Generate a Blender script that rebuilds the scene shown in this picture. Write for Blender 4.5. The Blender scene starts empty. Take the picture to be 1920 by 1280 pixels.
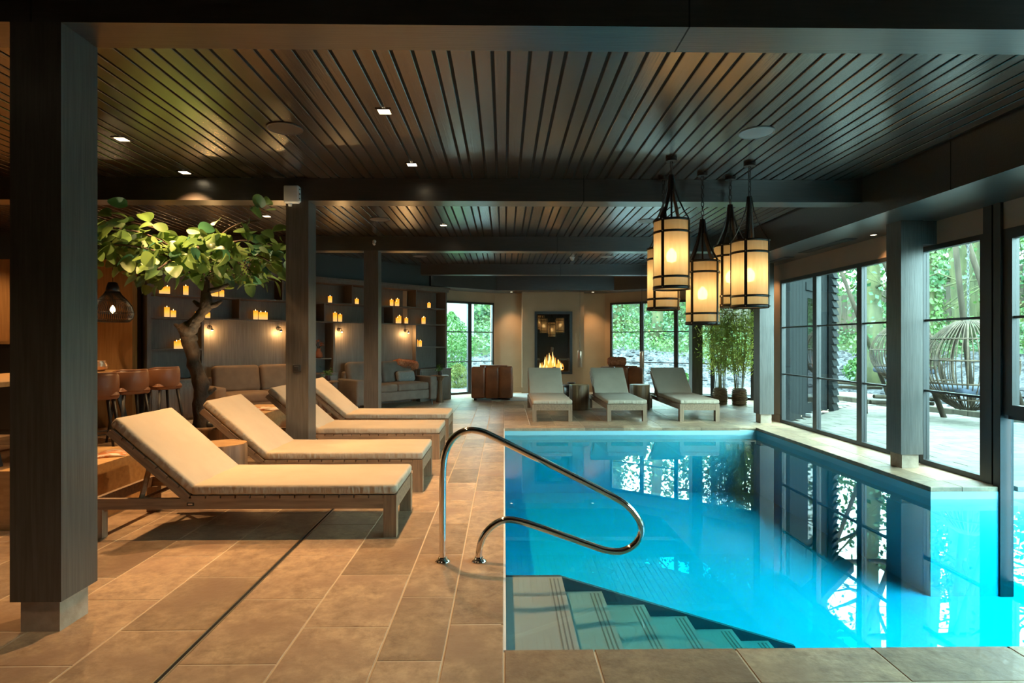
import bpy, bmesh, math, random
import numpy as np
from mathutils import Vector, Matrix

# ------------------------------------------------------------------ camera, sky, exposure
scene = bpy.context.scene
COL = scene.collection
F_PX = 1066.67
cam_data = bpy.data.cameras.new('camera')
cam_data.sensor_width = 36.0
cam_data.lens = 36.0 * F_PX / 1920.0
cam_data.clip_start = 0.05
cam_data.clip_end = 300
cam = bpy.data.objects.new('camera', cam_data)
COL.objects.link(cam)
cam.location = (0, 0, 1.4)
cam.rotation_euler = (math.pi / 2, 0, -math.atan(15 / F_PX))
scene.camera = cam

world = bpy.data.worlds.new('overcast_sky')
scene.world = world
world.use_nodes = True
bg = world.node_tree.nodes['Background']
bg.inputs['Color'].default_value = (0.60, 0.94, 1.0, 1)
bg.inputs['Strength'].default_value = 27.0

scene.view_settings.view_transform = 'Standard'
scene.view_settings.look = 'None'
scene.view_settings.exposure = 0.0
scene.view_settings.gamma = 1.0
scene.view_settings.use_curve_mapping = False
scene.cycles.max_bounces = 8
scene.cycles.diffuse_bounces = 4
scene.cycles.glossy_bounces = 4
scene.cycles.transparent_max_bounces = 24
scene.cycles.sample_clamp_indirect = 4.0
scene.cycles.caustics_reflective = False
scene.cycles.caustics_refractive = False

W_SPOT = 340.0       # ceiling downlights, watts
WARM = (1.0, 0.60, 0.27)
rnd = random.Random(7)

# ------------------------------------------------------------------ materials
def new_mat(name):
    m = bpy.data.materials.new(name)
    m.use_nodes = True
    nt = m.node_tree
    nt.nodes.clear()
    out = nt.nodes.new('ShaderNodeOutputMaterial')
    return m, nt, out

def N(nt, t, **kw):
    n = nt.nodes.new(t)
    for k, v in kw.items():
        setattr(n, k, v)
    return n

def mat(name, col, rough=.5, metal=0.0, col2=None, scale=(8, 8, 8), detail=4.0, lo=.35, hi=.65, rand=0.0,
        bump=0.0, bscale=None, coord='Object', spec=.5, distort=0.0, coat=0.0, trans=0.0, col3=None, scale3=(1.5, 1.5, 1.5), nrough=.5):
    m, nt, out = new_mat(name)
    L = nt.links.new
    p = N(nt, 'ShaderNodeBsdfPrincipled')
    p.inputs['Roughness'].default_value = rough
    p.inputs['Metallic'].default_value = metal
    p.inputs['Specular IOR Level'].default_value = spec
    p.inputs['Coat Weight'].default_value = coat; p.inputs['Coat Roughness'].default_value = .24
    p.inputs['Base Color'].default_value = (*col, 1)
    vec = None
    if coord == 'World':
        g = N(nt, 'ShaderNodeNewGeometry'); vec = g.outputs['Position']
    else:
        g = N(nt, 'ShaderNodeTexCoord'); vec = g.outputs['Object']
        oi = N(nt, 'ShaderNodeObjectInfo')
        ml = N(nt, 'ShaderNodeMath', operation='MULTIPLY'); ml.inputs[1].default_value = 37.0
        L(oi.outputs['Random'], ml.inputs[0])
        ad = N(nt, 'ShaderNodeVectorMath', operation='ADD')
        L(vec, ad.inputs[0]); L(ml.outputs[0], ad.inputs[1]); vec = ad.outputs[0]
    colsock = None
    if col2 is not None:
        mp = N(nt, 'ShaderNodeMapping'); mp.inputs['Scale'].default_value = scale
        L(vec, mp.inputs['Vector'])
        nz = N(nt, 'ShaderNodeTexNoise'); nz.inputs['Scale'].default_value = 1.0
        nz.inputs['Detail'].default_value = detail; nz.inputs['Roughness'].default_value = nrough; nz.inputs['Distortion'].default_value = distort
        L(mp.outputs[0], nz.inputs['Vector'])
        mr = N(nt, 'ShaderNodeMapRange'); mr.inputs[1].default_value = lo; mr.inputs[2].default_value = hi
        L(nz.outputs['Fac'], mr.inputs[0])
        mx = N(nt, 'ShaderNodeMix', data_type='RGBA')
        mx.inputs[6].default_value = (*col, 1); mx.inputs[7].default_value = (*col2, 1)
        L(mr.outputs[0], mx.inputs[0]); colsock = mx.outputs[2]
        if col3 is not None:
            mp3 = N(nt, 'ShaderNodeMapping'); mp3.inputs['Scale'].default_value = scale3
            L(vec, mp3.inputs['Vector'])
            n3 = N(nt, 'ShaderNodeTexNoise'); n3.inputs['Scale'].default_value = 1.0; n3.inputs['Detail'].default_value = 5
            L(mp3.outputs[0], n3.inputs['Vector'])
            r3 = N(nt, 'ShaderNodeMapRange'); r3.inputs[1].default_value = .45; r3.inputs[2].default_value = .68
            L(n3.outputs['Fac'], r3.inputs[0])
            x3 = N(nt, 'ShaderNodeMix', data_type='RGBA'); x3.inputs[7].default_value = (*col3, 1)
            L(r3.outputs[0], x3.inputs[0]); L(colsock, x3.inputs[6]); colsock = x3.outputs[2]
    if rand:
        oi2 = N(nt, 'ShaderNodeObjectInfo')
        r = N(nt, 'ShaderNodeMapRange'); r.inputs[3].default_value = 1 - rand; r.inputs[4].default_value = 1 + rand
        L(oi2.outputs['Random'], r.inputs[0])
        hs = N(nt, 'ShaderNodeHueSaturation')
        if colsock is None:
            hs.inputs['Color'].default_value = (*col, 1)
        else:
            L(colsock, hs.inputs['Color'])
        L(r.outputs[0], hs.inputs['Value']); colsock = hs.outputs[0]
    if colsock is not None:
        L(colsock, p.inputs['Base Color'])
    if bump:
        mp = N(nt, 'ShaderNodeMapping'); mp.inputs['Scale'].default_value = bscale or scale
        L(vec, mp.inputs['Vector'])
        nz = N(nt, 'ShaderNodeTexNoise'); nz.inputs['Scale'].default_value = 1.0; nz.inputs['Detail'].default_value = 5
        L(mp.outputs[0], nz.inputs['Vector'])
        b = N(nt, 'ShaderNodeBump'); b.inputs['Strength'].default_value = bump; b.inputs['Distance'].default_value = .02
        L(nz.outputs['Fac'], b.inputs['Height']); L(b.outputs[0], p.inputs['Normal'])
    if trans:
        t = N(nt, 'ShaderNodeBsdfTranslucent')
        t.inputs['Color'].default_value = (*[min(1, c * 1.3) for c in col], 1)
        if colsock is not None:
            L(colsock, t.inputs['Color'])
        ms = N(nt, 'ShaderNodeMixShader'); ms.inputs[0].default_value = trans
        L(p.outputs[0], ms.inputs[1]); L(t.outputs[0], ms.inputs[2]); L(ms.outputs[0], out.inputs[0])
    else:
        L(p.outputs[0], out.inputs[0])
    return m

def emit(name, col, strength):
    m, nt, out = new_mat(name)
    e = N(nt, 'ShaderNodeEmission'); e.inputs[0].default_value = (*col, 1); e.inputs[1].default_value = strength
    nt.links.new(e.outputs[0], out.inputs[0])
    return m

def glassy(name, base, tint=(1, 1, 1), rough=0.0, scale_r=.96, bump=0.0, absorb=None, density=1.0):
    """clear sheet or water: Schlick mirror over a see-through body, optional absorbing volume"""
    m, nt, out = new_mat(name)
    L = nt.links.new
    lw = N(nt, 'ShaderNodeLayerWeight'); lw.inputs['Blend'].default_value = .5
    pw = N(nt, 'ShaderNodeMath', operation='POWER'); pw.inputs[1].default_value = 5
    L(lw.outputs['Facing'], pw.inputs[0])
    mr = N(nt, 'ShaderNodeMath', operation='MULTIPLY_ADD')
    mr.inputs[1].default_value = scale_r; mr.inputs[2].default_value = base
    L(pw.outputs[0], mr.inputs[0])
    tr = N(nt, 'ShaderNodeBsdfTransparent'); tr.inputs[0].default_value = (*tint, 1)
    gl = N(nt, 'ShaderNodeBsdfGlossy'); gl.inputs['Roughness'].default_value = rough
    if bump:
        g = N(nt, 'ShaderNodeNewGeometry')
        nz = N(nt, 'ShaderNodeTexNoise'); nz.inputs['Scale'].default_value = 1.7; nz.inputs['Detail'].default_value = 2
        L(g.outputs['Position'], nz.inputs['Vector'])
        b = N(nt, 'ShaderNodeBump'); b.inputs['Strength'].default_value = bump; b.inputs['Distance'].default_value = .02
        L(nz.outputs['Fac'], b.inputs['Height']); L(b.outputs[0], gl.inputs['Normal'])
    ms = N(nt, 'ShaderNodeMixShader')
    L(mr.outputs[0], ms.inputs[0]); L(tr.outputs[0], ms.inputs[1]); L(gl.outputs[0], ms.inputs[2])
    L(ms.outputs[0], out.inputs[0])
    if absorb:
        v = N(nt, 'ShaderNodeVolumeAbsorption')
        v.inputs['Color'].default_value = (*absorb, 1); v.inputs['Density'].default_value = density
        L(v.outputs[0], out.inputs['Volume'])
    return m

WOODS = dict(scale=(40, 3, 40), detail=5.0, lo=.3, hi=.7, distort=.6)
M = {
 'tile': mat('stone_tile', (.49, .335, .205), .38, col2=(.20, .122, .075), scale=(9, 9, 9), detail=14, lo=.38, hi=.70, rand=.30, distort=.15, nrough=.74,
             bump=.12, bscale=(30, 30, 30), coord='World', col3=(.31, .195, .125), scale3=(2.6, 2.6, 2.6), spec=.4),
 'grout': mat('grout', (.62, .50, .36), .9),
 'plank': mat('dark_plank', (.036, .025, .019), .21, col2=(.019, .013, .010), scale=(55, 2.2, 55), detail=6, lo=.35, hi=.7, rand=.22,
              bump=.12, bscale=(70, 3, 70), distort=.8, spec=1.0, coat=.7),
 'black': mat('black_gap', (.006, .006, .006), .9),
 'beam': mat('dark_stained_wood', (.040, .031, .026), .32, col2=(.027, .021, .018), scale=(4, 60, 60), detail=5, rand=.1, bump=.08, bscale=(4, 90, 90), spec=.9, coat=.5),
 'post': mat('dark_post_wood', (0.0954, 0.0824, 0.0703), .42, col2=(0.0648, 0.0550, 0.0458), scale=(60, 60, 3), detail=5, bump=.12, bscale=(120, 120, 4), coat=.2, spec=.5),
 'plinth': mat('stone_plinth', (.40, .31, .23), .6, col2=(.28, .21, .15), scale=(9, 9, 9), bump=.15, bscale=(40, 40, 40)),
 'beige': mat('beige_plaster', (.30, .20, .135), .85, col2=(.275, .185, .125), scale=(3, 3, 3)),
 'bay': mat('warm_plaster', (.43, .30, .19), .85, col2=(.40, .28, .175), scale=(3, 3, 3)),
 'teal': mat('dark_teal_paint', (.035, .048, .05), .55),
 'unit': mat('grey_brown_wood', (.16, .13, .105), .5, col2=(.12, .097, .078), scale=(60, 60, 4), detail=5, bump=.08),
 'unit_panel': mat('grey_brown_panel', (.17, .14, .115), .5, col2=(.12, .097, .08), scale=(45, 45, 2), detail=5, bump=.08),
 'orange_wood': mat('oak_wall_panel', (.42, .22, .08), .5, col2=(.33, .165, .055), scale=(30, 30, 2), detail=5),
 'frame': mat('black_metal_frame', (.018, .018, .018), .4),
 'glass': glassy('window_glass', .03, (.93, .98, .96), 0, .85),
 'basin': mat('pool_liner', (.34, .66, .74), .55, col2=(.31, .63, .72), scale=(2, 2, 2)),
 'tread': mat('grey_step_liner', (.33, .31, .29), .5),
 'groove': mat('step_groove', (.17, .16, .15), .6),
 'step_shade': mat('shaded_step_side', (.05, .09, .11), .6),  # shadow on the step sides, put into a dark teal colour
 'water': glassy('pool_water', .02, (1, 1, 1), 0, .95, bump=.012, absorb=(.0, .91, .965), density=1.6),
 'chrome': mat('polished_steel', (.82, .80, .78), .08, 1.0),
 'steel': mat('brushed_steel', (.55, .53, .50), .3, 1.0),
 'teak': mat('weathered_teak', (0.3000, 0.1860, 0.1080), .6, col2=(0.1920, 0.1140, 0.0660), scale=(3, 45, 45), detail=5, bump=.1, bscale=(4, 80, 80)),
 'teak_y': mat('weathered_teak_leg', (0.3125, 0.1938, 0.1125), .6, col2=(0.2000, 0.1187, 0.0688), scale=(45, 45, 3), detail=5, bump=.1),
 'cushion': mat('sand_canvas', (0.4452, 0.3612, 0.2688), .85, col2=(0.4116, 0.3360, 0.2520), scale=(4, 4, 4), bump=.06, bscale=(300, 300, 300)),
 'blackmetal': mat('black_steel', (.012, .012, .013), .45),
 'iron': mat('dark_bronze_iron', (.020, .014, .011), .42, .4),
 'leather': mat('brown_leather', (.31, .098, .036), .34, col2=(.18, .055, .02), scale=(3, 3, 3), detail=5, bump=.15, bscale=(30, 30, 30)),
 'tan': mat('tan_leather', (0.2160, 0.0930, 0.0450), .42, col2=(0.1800, 0.0750, 0.0360), scale=(4, 4, 4), bump=.05, bscale=(60, 60, 60)),
 'sofa': mat('taupe_velvet', (.155, .12, .095), .8, col2=(.12, .092, .073), scale=(6, 6, 6), bump=.08, bscale=(150, 150, 150)),
 'sofa2': mat('brown_velvet', (.22, .145, .095), .8, col2=(.18, .118, .077), scale=(6, 6, 6), bump=.08, bscale=(150, 150, 150)),
 'greyfab': mat('grey_chenille', (.26, .24, .22), .9, col2=(.18, .165, .15), scale=(60, 60, 60)),
 'fur': mat('rust_fur', (.55, .19, .075), .9, col2=(.34, .10, .04), scale=(30, 30, 30)),
 'stump': mat('stump_bark_wood', (.22, .115, .05), .55, col2=(.10, .05, .022), scale=(22, 22, 1.5), detail=5, bump=.3, bscale=(30, 30, 2)),
 'stumptop': mat('stump_end_grain', (.45, .27, .12), .5, col2=(.36, .2, .085), scale=(12, 12, 12)),
 'oak': mat('honey_oak', (.50, .29, .12), .5, col2=(.40, .22, .085), scale=(3, 30, 30), detail=5),
 'bark': mat('gnarled_bark', (0.0700, 0.0420, 0.0245), .9, col2=(0.0315, 0.0196, 0.0126), scale=(14, 14, 9), detail=6, bump=.9, bscale=(25, 25, 18)),
 'leaf': mat('round_leaf', (.17, .26, .055), .5, col2=(.11, .20, .06), scale=(3, 3, 3), rand=.35, trans=.35),
 'leafb': mat('blue_green_leaf', (.06, .19, .10), .45, col2=(.045, .15, .085), scale=(3, 3, 3), rand=.3, trans=.3),
 'soil': mat('planter_soil', (.03, .02, .012), .95),
 'white': mat('white_plastic', (.72, .72, .70), .4),
 'speaker': mat('brown_speaker_grille', (.085, .07, .06), .5),
 'speakerw': mat('light_speaker_grille', (.30, .29, .28), .5),
 'grille': mat('vent_grille', (.02, .02, .02), .6),
 'basket': mat('grey_willow', (0.4320, 0.3520, 0.2720), .85, col2=(0.2240, 0.1760, 0.1360), scale=(20, 20, 50), bump=.3, bscale=(20, 20, 60)),
 'bamboo': mat('bamboo_cane', (.33, .33, .12), .6),
 'bamleaf': mat('bamboo_leaf', (.60, .60, .14), .5, col2=(.36, .46, .09), scale=(3, 3, 3), coord='World', trans=.6),
 'rug': mat('pale_rug', (.42, .42, .40), .95, col2=(.36, .36, .35), scale=(30, 30, 30)),
 'paving': mat('terrace_brick', (0.1440, 0.1310, 0.1130), .85, col2=(0.1008, 0.0922, 0.0792), scale=(6, 6, 6), detail=6, bump=.2, bscale=(30, 30, 30), rand=.12, coord='World', spec=0.12),
 'path': mat('pale_path', (0.1920, 0.1888, 0.1776), .9, col2=(0.1520, 0.1504, 0.1424), scale=(3, 3, 3), coord='World', spec=0.12),
 'gravel': mat('slate_gravel', (0.0975, 0.0955, 0.1024), .85, col2=(0.0342, 0.0342, 0.0390), scale=(14, 14, 14), detail=8, lo=.4, hi=.6, bump=.8, bscale=(14, 14, 14), coord='World', spec=0.12),
 'rock': mat('slate_stone', (0.0980, 0.0980, 0.1050), .8, col2=(0.0420, 0.0420, 0.0476), scale=(6, 6, 6), rand=.4, spec=0.12),
 'earth': mat('ivy_bank_soil', (0.0385, 0.0525, 0.0210), .95, col2=(0.0245, 0.0385, 0.0154), scale=(2, 2, 2), coord='World', spec=0.12),
 'ivy': mat('ivy_leaf', (0.0440, 0.1200, 0.0520), .45, col2=(0.0800, 0.1520, 0.0360), scale=(.7, .7, .7), coord='World', trans=.25, lo=.4, hi=.6),
 'dryivy': mat('dry_creeper', (0.1600, 0.1280, 0.0560), .8, col2=(0.0880, 0.1040, 0.0400), scale=(1, 1, 1), coord='World', trans=.2),
 'shrub': mat('shrub_leaf', (0.0562, 0.1500, 0.0225), .5, col2=(0.0375, 0.1125, 0.0188), scale=(2, 2, 2), coord='World', trans=.3),
 'yshrub': mat('yellow_grass_leaf', (0.1680, 0.1890, 0.0350), .6, col2=(0.1120, 0.1540, 0.0350), scale=(3, 3, 3), coord='World', trans=.3),
 'trunk': mat('mossy_trunk', (0.1013, 0.1050, 0.0488), .95, col2=(0.0562, 0.0600, 0.0338), scale=(5, 5, 1.2), detail=6, bump=.5, bscale=(12, 12, 3), spec=0.12),
 'fence': mat('weathered_fence_board', (0.0800, 0.0680, 0.0496), .9, col2=(0.0560, 0.0480, 0.0360), scale=(12, 12, 2), rand=.2, spec=0.12),
 'clad': mat('black_cladding', (0.0096, 0.0125, 0.0134), .7, col2=(0.0058, 0.0077, 0.0086), scale=(30, 30, 3), spec=0.12),
 'rattan': mat('grey_cane', (0.0829, 0.0605, 0.0410), .7, col2=(0.0439, 0.0331, 0.0234), scale=(12, 12, 12), spec=0.12),
 'pole': mat('eucalyptus_pole', (0.0600, 0.0464, 0.0320), .85, col2=(0.0360, 0.0288, 0.0200), scale=(10, 10, 2), spec=0.12),
 'navy': mat('dark_blue_cushion', (.025, .035, .055), .9),
 'chain': mat('galvanised_chain', (.07, .08, .09), .6),
 'bulb': emit('warm_bulb', (1, .72, .38), 22),
 'lens': emit('downlight_lens', (1, .80, .50), 9),
 'flame': emit('fire_flame', (1, .36, .05), 3.2),
 'flame2': emit('fire_core', (1, .68, .22), 4.5),
 'tinyflame': emit('candle_flame', (1, .75, .3), 6),
 'darkglass': mat('black_fire_glass', (.004, .004, .004), .03, spec=.6),
 'log': mat('charred_log', (.03, .018, .012), .9),
 'ceramic': mat('dark_ceramic', (.05, .03, .025), .3),
 'copper': mat('copper_tube', (.62, .42, .30), .35, .7),
 'terracotta': mat('terracotta', (.30, .10, .045), .7),
 'paper': mat('magazine_paper', (.62, .50, .38), .5, col2=(.48, .16, .05), scale=(9, 9, 9), lo=.48, hi=.56),
 'cup': mat('paper_cup', (.55, .42, .26), .7),
}
# PVC strips, lantern shade, candle wax
def _pvc():
    return glassy('clear_pvc', .05, (.80, .96, 1.0), .05, .8)
M['pvc'] = _pvc()
def _shade():
    m, nt, out = new_mat('parchment_shade')
    L = nt.links.new
    tc = N(nt, 'ShaderNodeTexCoord')
    mp = N(nt, 'ShaderNodeMapping'); mp.inputs['Scale'].default_value = (40, 40, 5)
    L(tc.outputs['Object'], mp.inputs[0])
    nz = N(nt, 'ShaderNodeTexNoise'); nz.inputs['Scale'].default_value = 1; L(mp.outputs[0], nz.inputs['Vector'])
    mx = N(nt, 'ShaderNodeMix', data_type='RGBA')
    mx.inputs[6].default_value = (.95, .75, .46, 1); mx.inputs[7].default_value = (.82, .58, .31, 1)
    L(nz.outputs['Fac'], mx.inputs[0])
    t = N(nt, 'ShaderNodeBsdfTranslucent'); L(mx.outputs[2], t.inputs[0])
    d = N(nt, 'ShaderNodeBsdfDiffuse'); L(mx.outputs[2], d.inputs[0])
    tr = N(nt, 'ShaderNodeBsdfTransparent'); tr.inputs[0].default_value = (1, .85, .6, 1)
    a = N(nt, 'ShaderNodeMixShader'); a.inputs[0].default_value = .3
    L(t.outputs[0], a.inputs[1]); L(d.outputs[0], a.inputs[2])
    b = N(nt, 'ShaderNodeMixShader'); b.inputs[0].default_value = .10
    L(a.outputs[0], b.inputs[1]); L(tr.outputs[0], b.inputs[2]); L(b.outputs[0], out.inputs[0])
    return m
M['shade'] = _shade()
def _canvas():
    # canvas cover: gathers pucker the upright sides, the top stays flat
    m = mat('sand_canvas_cover', (.46, .37, .275), .85, col2=(.425, .342, .252), scale=(4, 4, 4))
    nt = m.node_tree; L = nt.links.new
    tc = N(nt, 'ShaderNodeTexCoord')
    mp = N(nt, 'ShaderNodeMapping'); mp.inputs['Scale'].default_value = (26, 26, 7); mp.inputs['Rotation'].default_value = (.0, .5, 0)
    L(tc.outputs['Object'], mp.inputs[0])
    nz = N(nt, 'ShaderNodeTexNoise'); nz.inputs['Scale'].default_value = 1.0; nz.inputs['Detail'].default_value = 2
    L(mp.outputs[0], nz.inputs['Vector'])
    sp = N(nt, 'ShaderNodeSeparateXYZ'); L(tc.outputs['Normal'], sp.inputs[0])
    ab = N(nt, 'ShaderNodeMath', operation='ABSOLUTE'); L(sp.outputs['Z'], ab.inputs[0])
    mr = N(nt, 'ShaderNodeMapRange'); mr.inputs[1].default_value = .9; mr.inputs[2].default_value = .2
    L(ab.outputs[0], mr.inputs[0])
    st_ = N(nt, 'ShaderNodeMath', operation='MULTIPLY_ADD'); st_.inputs[1].default_value = .55; st_.inputs[2].default_value = .04
    L(mr.outputs[0], st_.inputs[0])
    b = N(nt, 'ShaderNodeBump'); b.inputs['Distance'].default_value = .03
    L(st_.outputs[0], b.inputs['Strength']); L(nz.outputs['Fac'], b.inputs['Height'])
    p = [n for n in nt.nodes if n.type == 'BSDF_PRINCIPLED'][0]
    L(b.outputs[0], p.inputs['Normal'])
    return m
M['cushion'] = _canvas()
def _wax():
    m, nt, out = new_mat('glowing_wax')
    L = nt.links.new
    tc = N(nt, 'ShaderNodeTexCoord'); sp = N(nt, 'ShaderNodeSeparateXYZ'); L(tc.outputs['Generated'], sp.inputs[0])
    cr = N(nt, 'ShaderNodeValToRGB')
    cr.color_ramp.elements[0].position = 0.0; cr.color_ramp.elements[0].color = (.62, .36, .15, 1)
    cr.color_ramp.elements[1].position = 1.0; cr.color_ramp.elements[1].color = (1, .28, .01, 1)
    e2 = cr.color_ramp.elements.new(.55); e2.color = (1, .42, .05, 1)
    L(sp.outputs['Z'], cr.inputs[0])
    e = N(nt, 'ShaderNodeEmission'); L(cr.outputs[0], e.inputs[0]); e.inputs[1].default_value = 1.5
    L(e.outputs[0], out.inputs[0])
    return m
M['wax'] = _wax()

# ------------------------------------------------------------------ mesh helpers
def link(o, parent=None):
    COL.objects.link(o)
    if parent is not None:
        o.parent = parent
    return o

def tag(o, label=None, cat=None, group=None, kind=None):
    if label: o['label'] = label
    if cat: o['category'] = cat
    if group: o['group'] = group
    if kind: o['kind'] = kind
    return o

def empty(name, loc=(0, 0, 0), rz=0.0, label=None, cat=None, group=None, kind=None):
    o = bpy.data.objects.new(name, None)
    o.empty_display_size = .1
    COL.objects.link(o)
    o.location = loc; o.rotation_euler = (0, 0, rz)
    return tag(o, label, cat, group, kind)

class MB:
    def __init__(s): s.v = []; s.f = []
    def add(s, vs, fs):
        b = len(s.v); s.v += [tuple(v) for v in vs]; s.f += [tuple(i + b for i in f) for f in fs]; return s
    def box(s, x0, x1, y0, y1, z0, z1, mtx=None):
        vs = [Vector(p) for p in ((x0, y0, z0), (x1, y0, z0), (x1, y1, z0), (x0, y1, z0), (x0, y0, z1), (x1, y0, z1), (x1, y1, z1), (x0, y1, z1))]
        if mtx is not None: vs = [mtx @ v for v in vs]
        return s.add(vs, [(0, 3, 2, 1), (4, 5, 6, 7), (0, 1, 5, 4), (1, 2, 6, 5), (2, 3, 7, 6), (3, 0, 4, 7)])
    def tile(s, x0, x1, y0, y1, z0, z1, c=.006):
        vs = [(x0, y0, z0), (x1, y0, z0), (x1, y1, z0), (x0, y1, z0), (x0, y0, z1 - c), (x1, y0, z1 - c), (x1, y1, z1 - c), (x0, y1, z1 - c),
              (x0 + c, y0 + c, z1), (x1 - c, y0 + c, z1), (x1 - c, y1 - c, z1), (x0 + c, y1 - c, z1)]
        fs = [(0, 3, 2, 1), (8, 9, 10, 11)]
        for i in range(4):
            j = (i + 1) % 4
            fs += [(i, j, j + 4, i + 4), (i + 4, j + 4, j + 8, i + 8)]
        return s.add(vs, fs)
    def prism(s, poly, z0, z1):
        n = len(poly)
        a = sum(poly[i][0] * poly[(i + 1) % n][1] - poly[(i + 1) % n][0] * poly[i][1] for i in range(n))
        if a < 0: poly = poly[::-1]
        vs = [(x, y, z0) for x, y in poly] + [(x, y, z1) for x, y in poly]
        fs = [tuple(range(n))[::-1], tuple(range(n, 2 * n))] + [(i, (i + 1) % n, n + (i + 1) % n, n + i) for i in range(n)]
        return s.add(vs, fs)
    def lathe(s, prof, seg=20, c=(0, 0, 0), cap=True):
        vs = []
        for r, z in prof:
            for k in range(seg):
                a = 2 * math.pi * k / seg
                vs.append((c[0] + r * math.cos(a), c[1] + r * math.sin(a), c[2] + z))
        fs = []
        for i in range(len(prof) - 1):
            for k in range(seg):
                k2 = (k + 1) % seg
                fs.append((i * seg + k, i * seg + k2, (i + 1) * seg + k2, (i + 1) * seg + k))
        if cap:
            fs.append(tuple(range(seg))[::-1]); fs.append(tuple((len(prof) - 1) * seg + k for k in range(seg)))
        return s.add(vs, fs)
    def tube(s, pts, r, seg=8, cap=True, closed=False):
        pts = [Vector(p) for p in pts]; n = len(pts)
        rs = r if isinstance(r, (list, tuple)) else [r] * n
        vs = []; up = None
        for i, p in enumerate(pts):
            if closed: t = pts[(i + 1) % n] - pts[i - 1]
            else: t = pts[min(i + 1, n - 1)] - pts[max(i - 1, 0)]
            t.normalize()
            if up is None:
                up = Vector((0, 0, 1)) if abs(t.z) < .9 else Vector((1, 0, 0))
            a = t.cross(up)
            if a.length < 1e-6: a = t.orthogonal()
            a.normalize(); b = a.cross(t).normalized(); up = b
            for k in range(seg):
                an = 2 * math.pi * k / seg
                vs.append(p + (a * math.cos(an) + b * math.sin(an)) * rs[i])
        fs = []
        m = n if closed else n - 1
        for i in range(m):
            j = (i + 1) % n
            for k in range(seg):
                k2 = (k + 1) % seg
                fs.append((i * seg + k, i * seg + k2, j * seg + k2, j * seg + k))
        if cap and not closed:
            fs.append(tuple(range(seg))[::-1]); fs.append(tuple((n - 1) * seg + k for k in range(seg)))
        return s.add(vs, fs)
    def build(s, name, m, parent=None, smooth=False, loc=None, rot=None):
        me = bpy.data.meshes.new(name)
        me.from_pydata([tuple(v) for v in s.v], [], s.f); me.update()
        bm = bmesh.new(); bm.from_mesh(me); bmesh.ops.recalc_face_normals(bm, faces=bm.faces); bm.to_mesh(me); bm.free()
        if smooth:
            me.polygons.foreach_set('use_smooth', [True] * len(me.polygons))
        me.materials.append(m)
        o = bpy.data.objects.new(name, me); link(o, parent)
        if loc: o.location = loc
        if rot: o.rotation_euler = rot
        return o

def rbox(name, size, r, m, parent=None, loc=(0, 0, 0), rot=(0, 0, 0), seg=3, puff=0.0, cuts=0, wr=0.0, seed=0):
    """soft rounded block centred on loc; puff swells the faces, wr crumples them"""
    bm = bmesh.new()
    bmesh.ops.create_cube(bm, size=1.0)
    for v in bm.verts:
        v.co = Vector((v.co.x * size[0], v.co.y * size[1], v.co.z * size[2]))
    if r > 0:
        bmesh.ops.bevel(bm, geom=list(bm.edges), offset=r, segments=seg, profile=.5, affect='EDGES')
    if cuts:
        bmesh.ops.subdivide_edges(bm, edges=[e for e in bm.edges if e.calc_length() > max(size) / (cuts + 1)], cuts=cuts, use_grid_fill=True)
    if puff or wr:
        rr = random.Random(seed)
        for v in bm.verts:
            x, y, z = (2 * v.co.x / size[0], 2 * v.co.y / size[1], 2 * v.co.z / size[2])
            if puff:
                k = puff * max(0, 1 - x * x) * max(0, 1 - y * y)
                v.co.z += math.copysign(k, z) if abs(z) > .5 else 0
            if wr:
                v.co += Vector((rr.uniform(-wr, wr), rr.uniform(-wr, wr), rr.uniform(-wr, wr)))
    bmesh.ops.recalc_face_normals(bm, faces=bm.faces)
    me = bpy.data.meshes.new(name); bm.to_mesh(me); bm.free()
    me.polygons.foreach_set('use_smooth', [True] * len(me.polygons))
    me.materials.append(m)
    o = bpy.data.objects.new(name, me); link(o, parent)
    o.location = loc; o.rotation_euler = rot
    return o

def copy_tree(o, parent=None):
    c = o.copy(); COL.objects.link(c); c.parent = parent
    for ch in list(o.children): copy_tree(ch, c)
    return c

def light(name, typ, energy, col, loc, parent=None, rot=(0, 0, 0), size=.05, angle=None, blend=.6):
    d = bpy.data.lights.new(name, typ)
    d.energy = energy; d.color = col
    if typ in ('POINT', 'SPOT'): d.shadow_soft_size = size
    if typ == 'SPOT':
        d.spot_size = angle; d.spot_blend = blend
    o = bpy.data.objects.new(name, d); link(o, parent)
    o.location = loc; o.rotation_euler = rot
    return o

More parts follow.
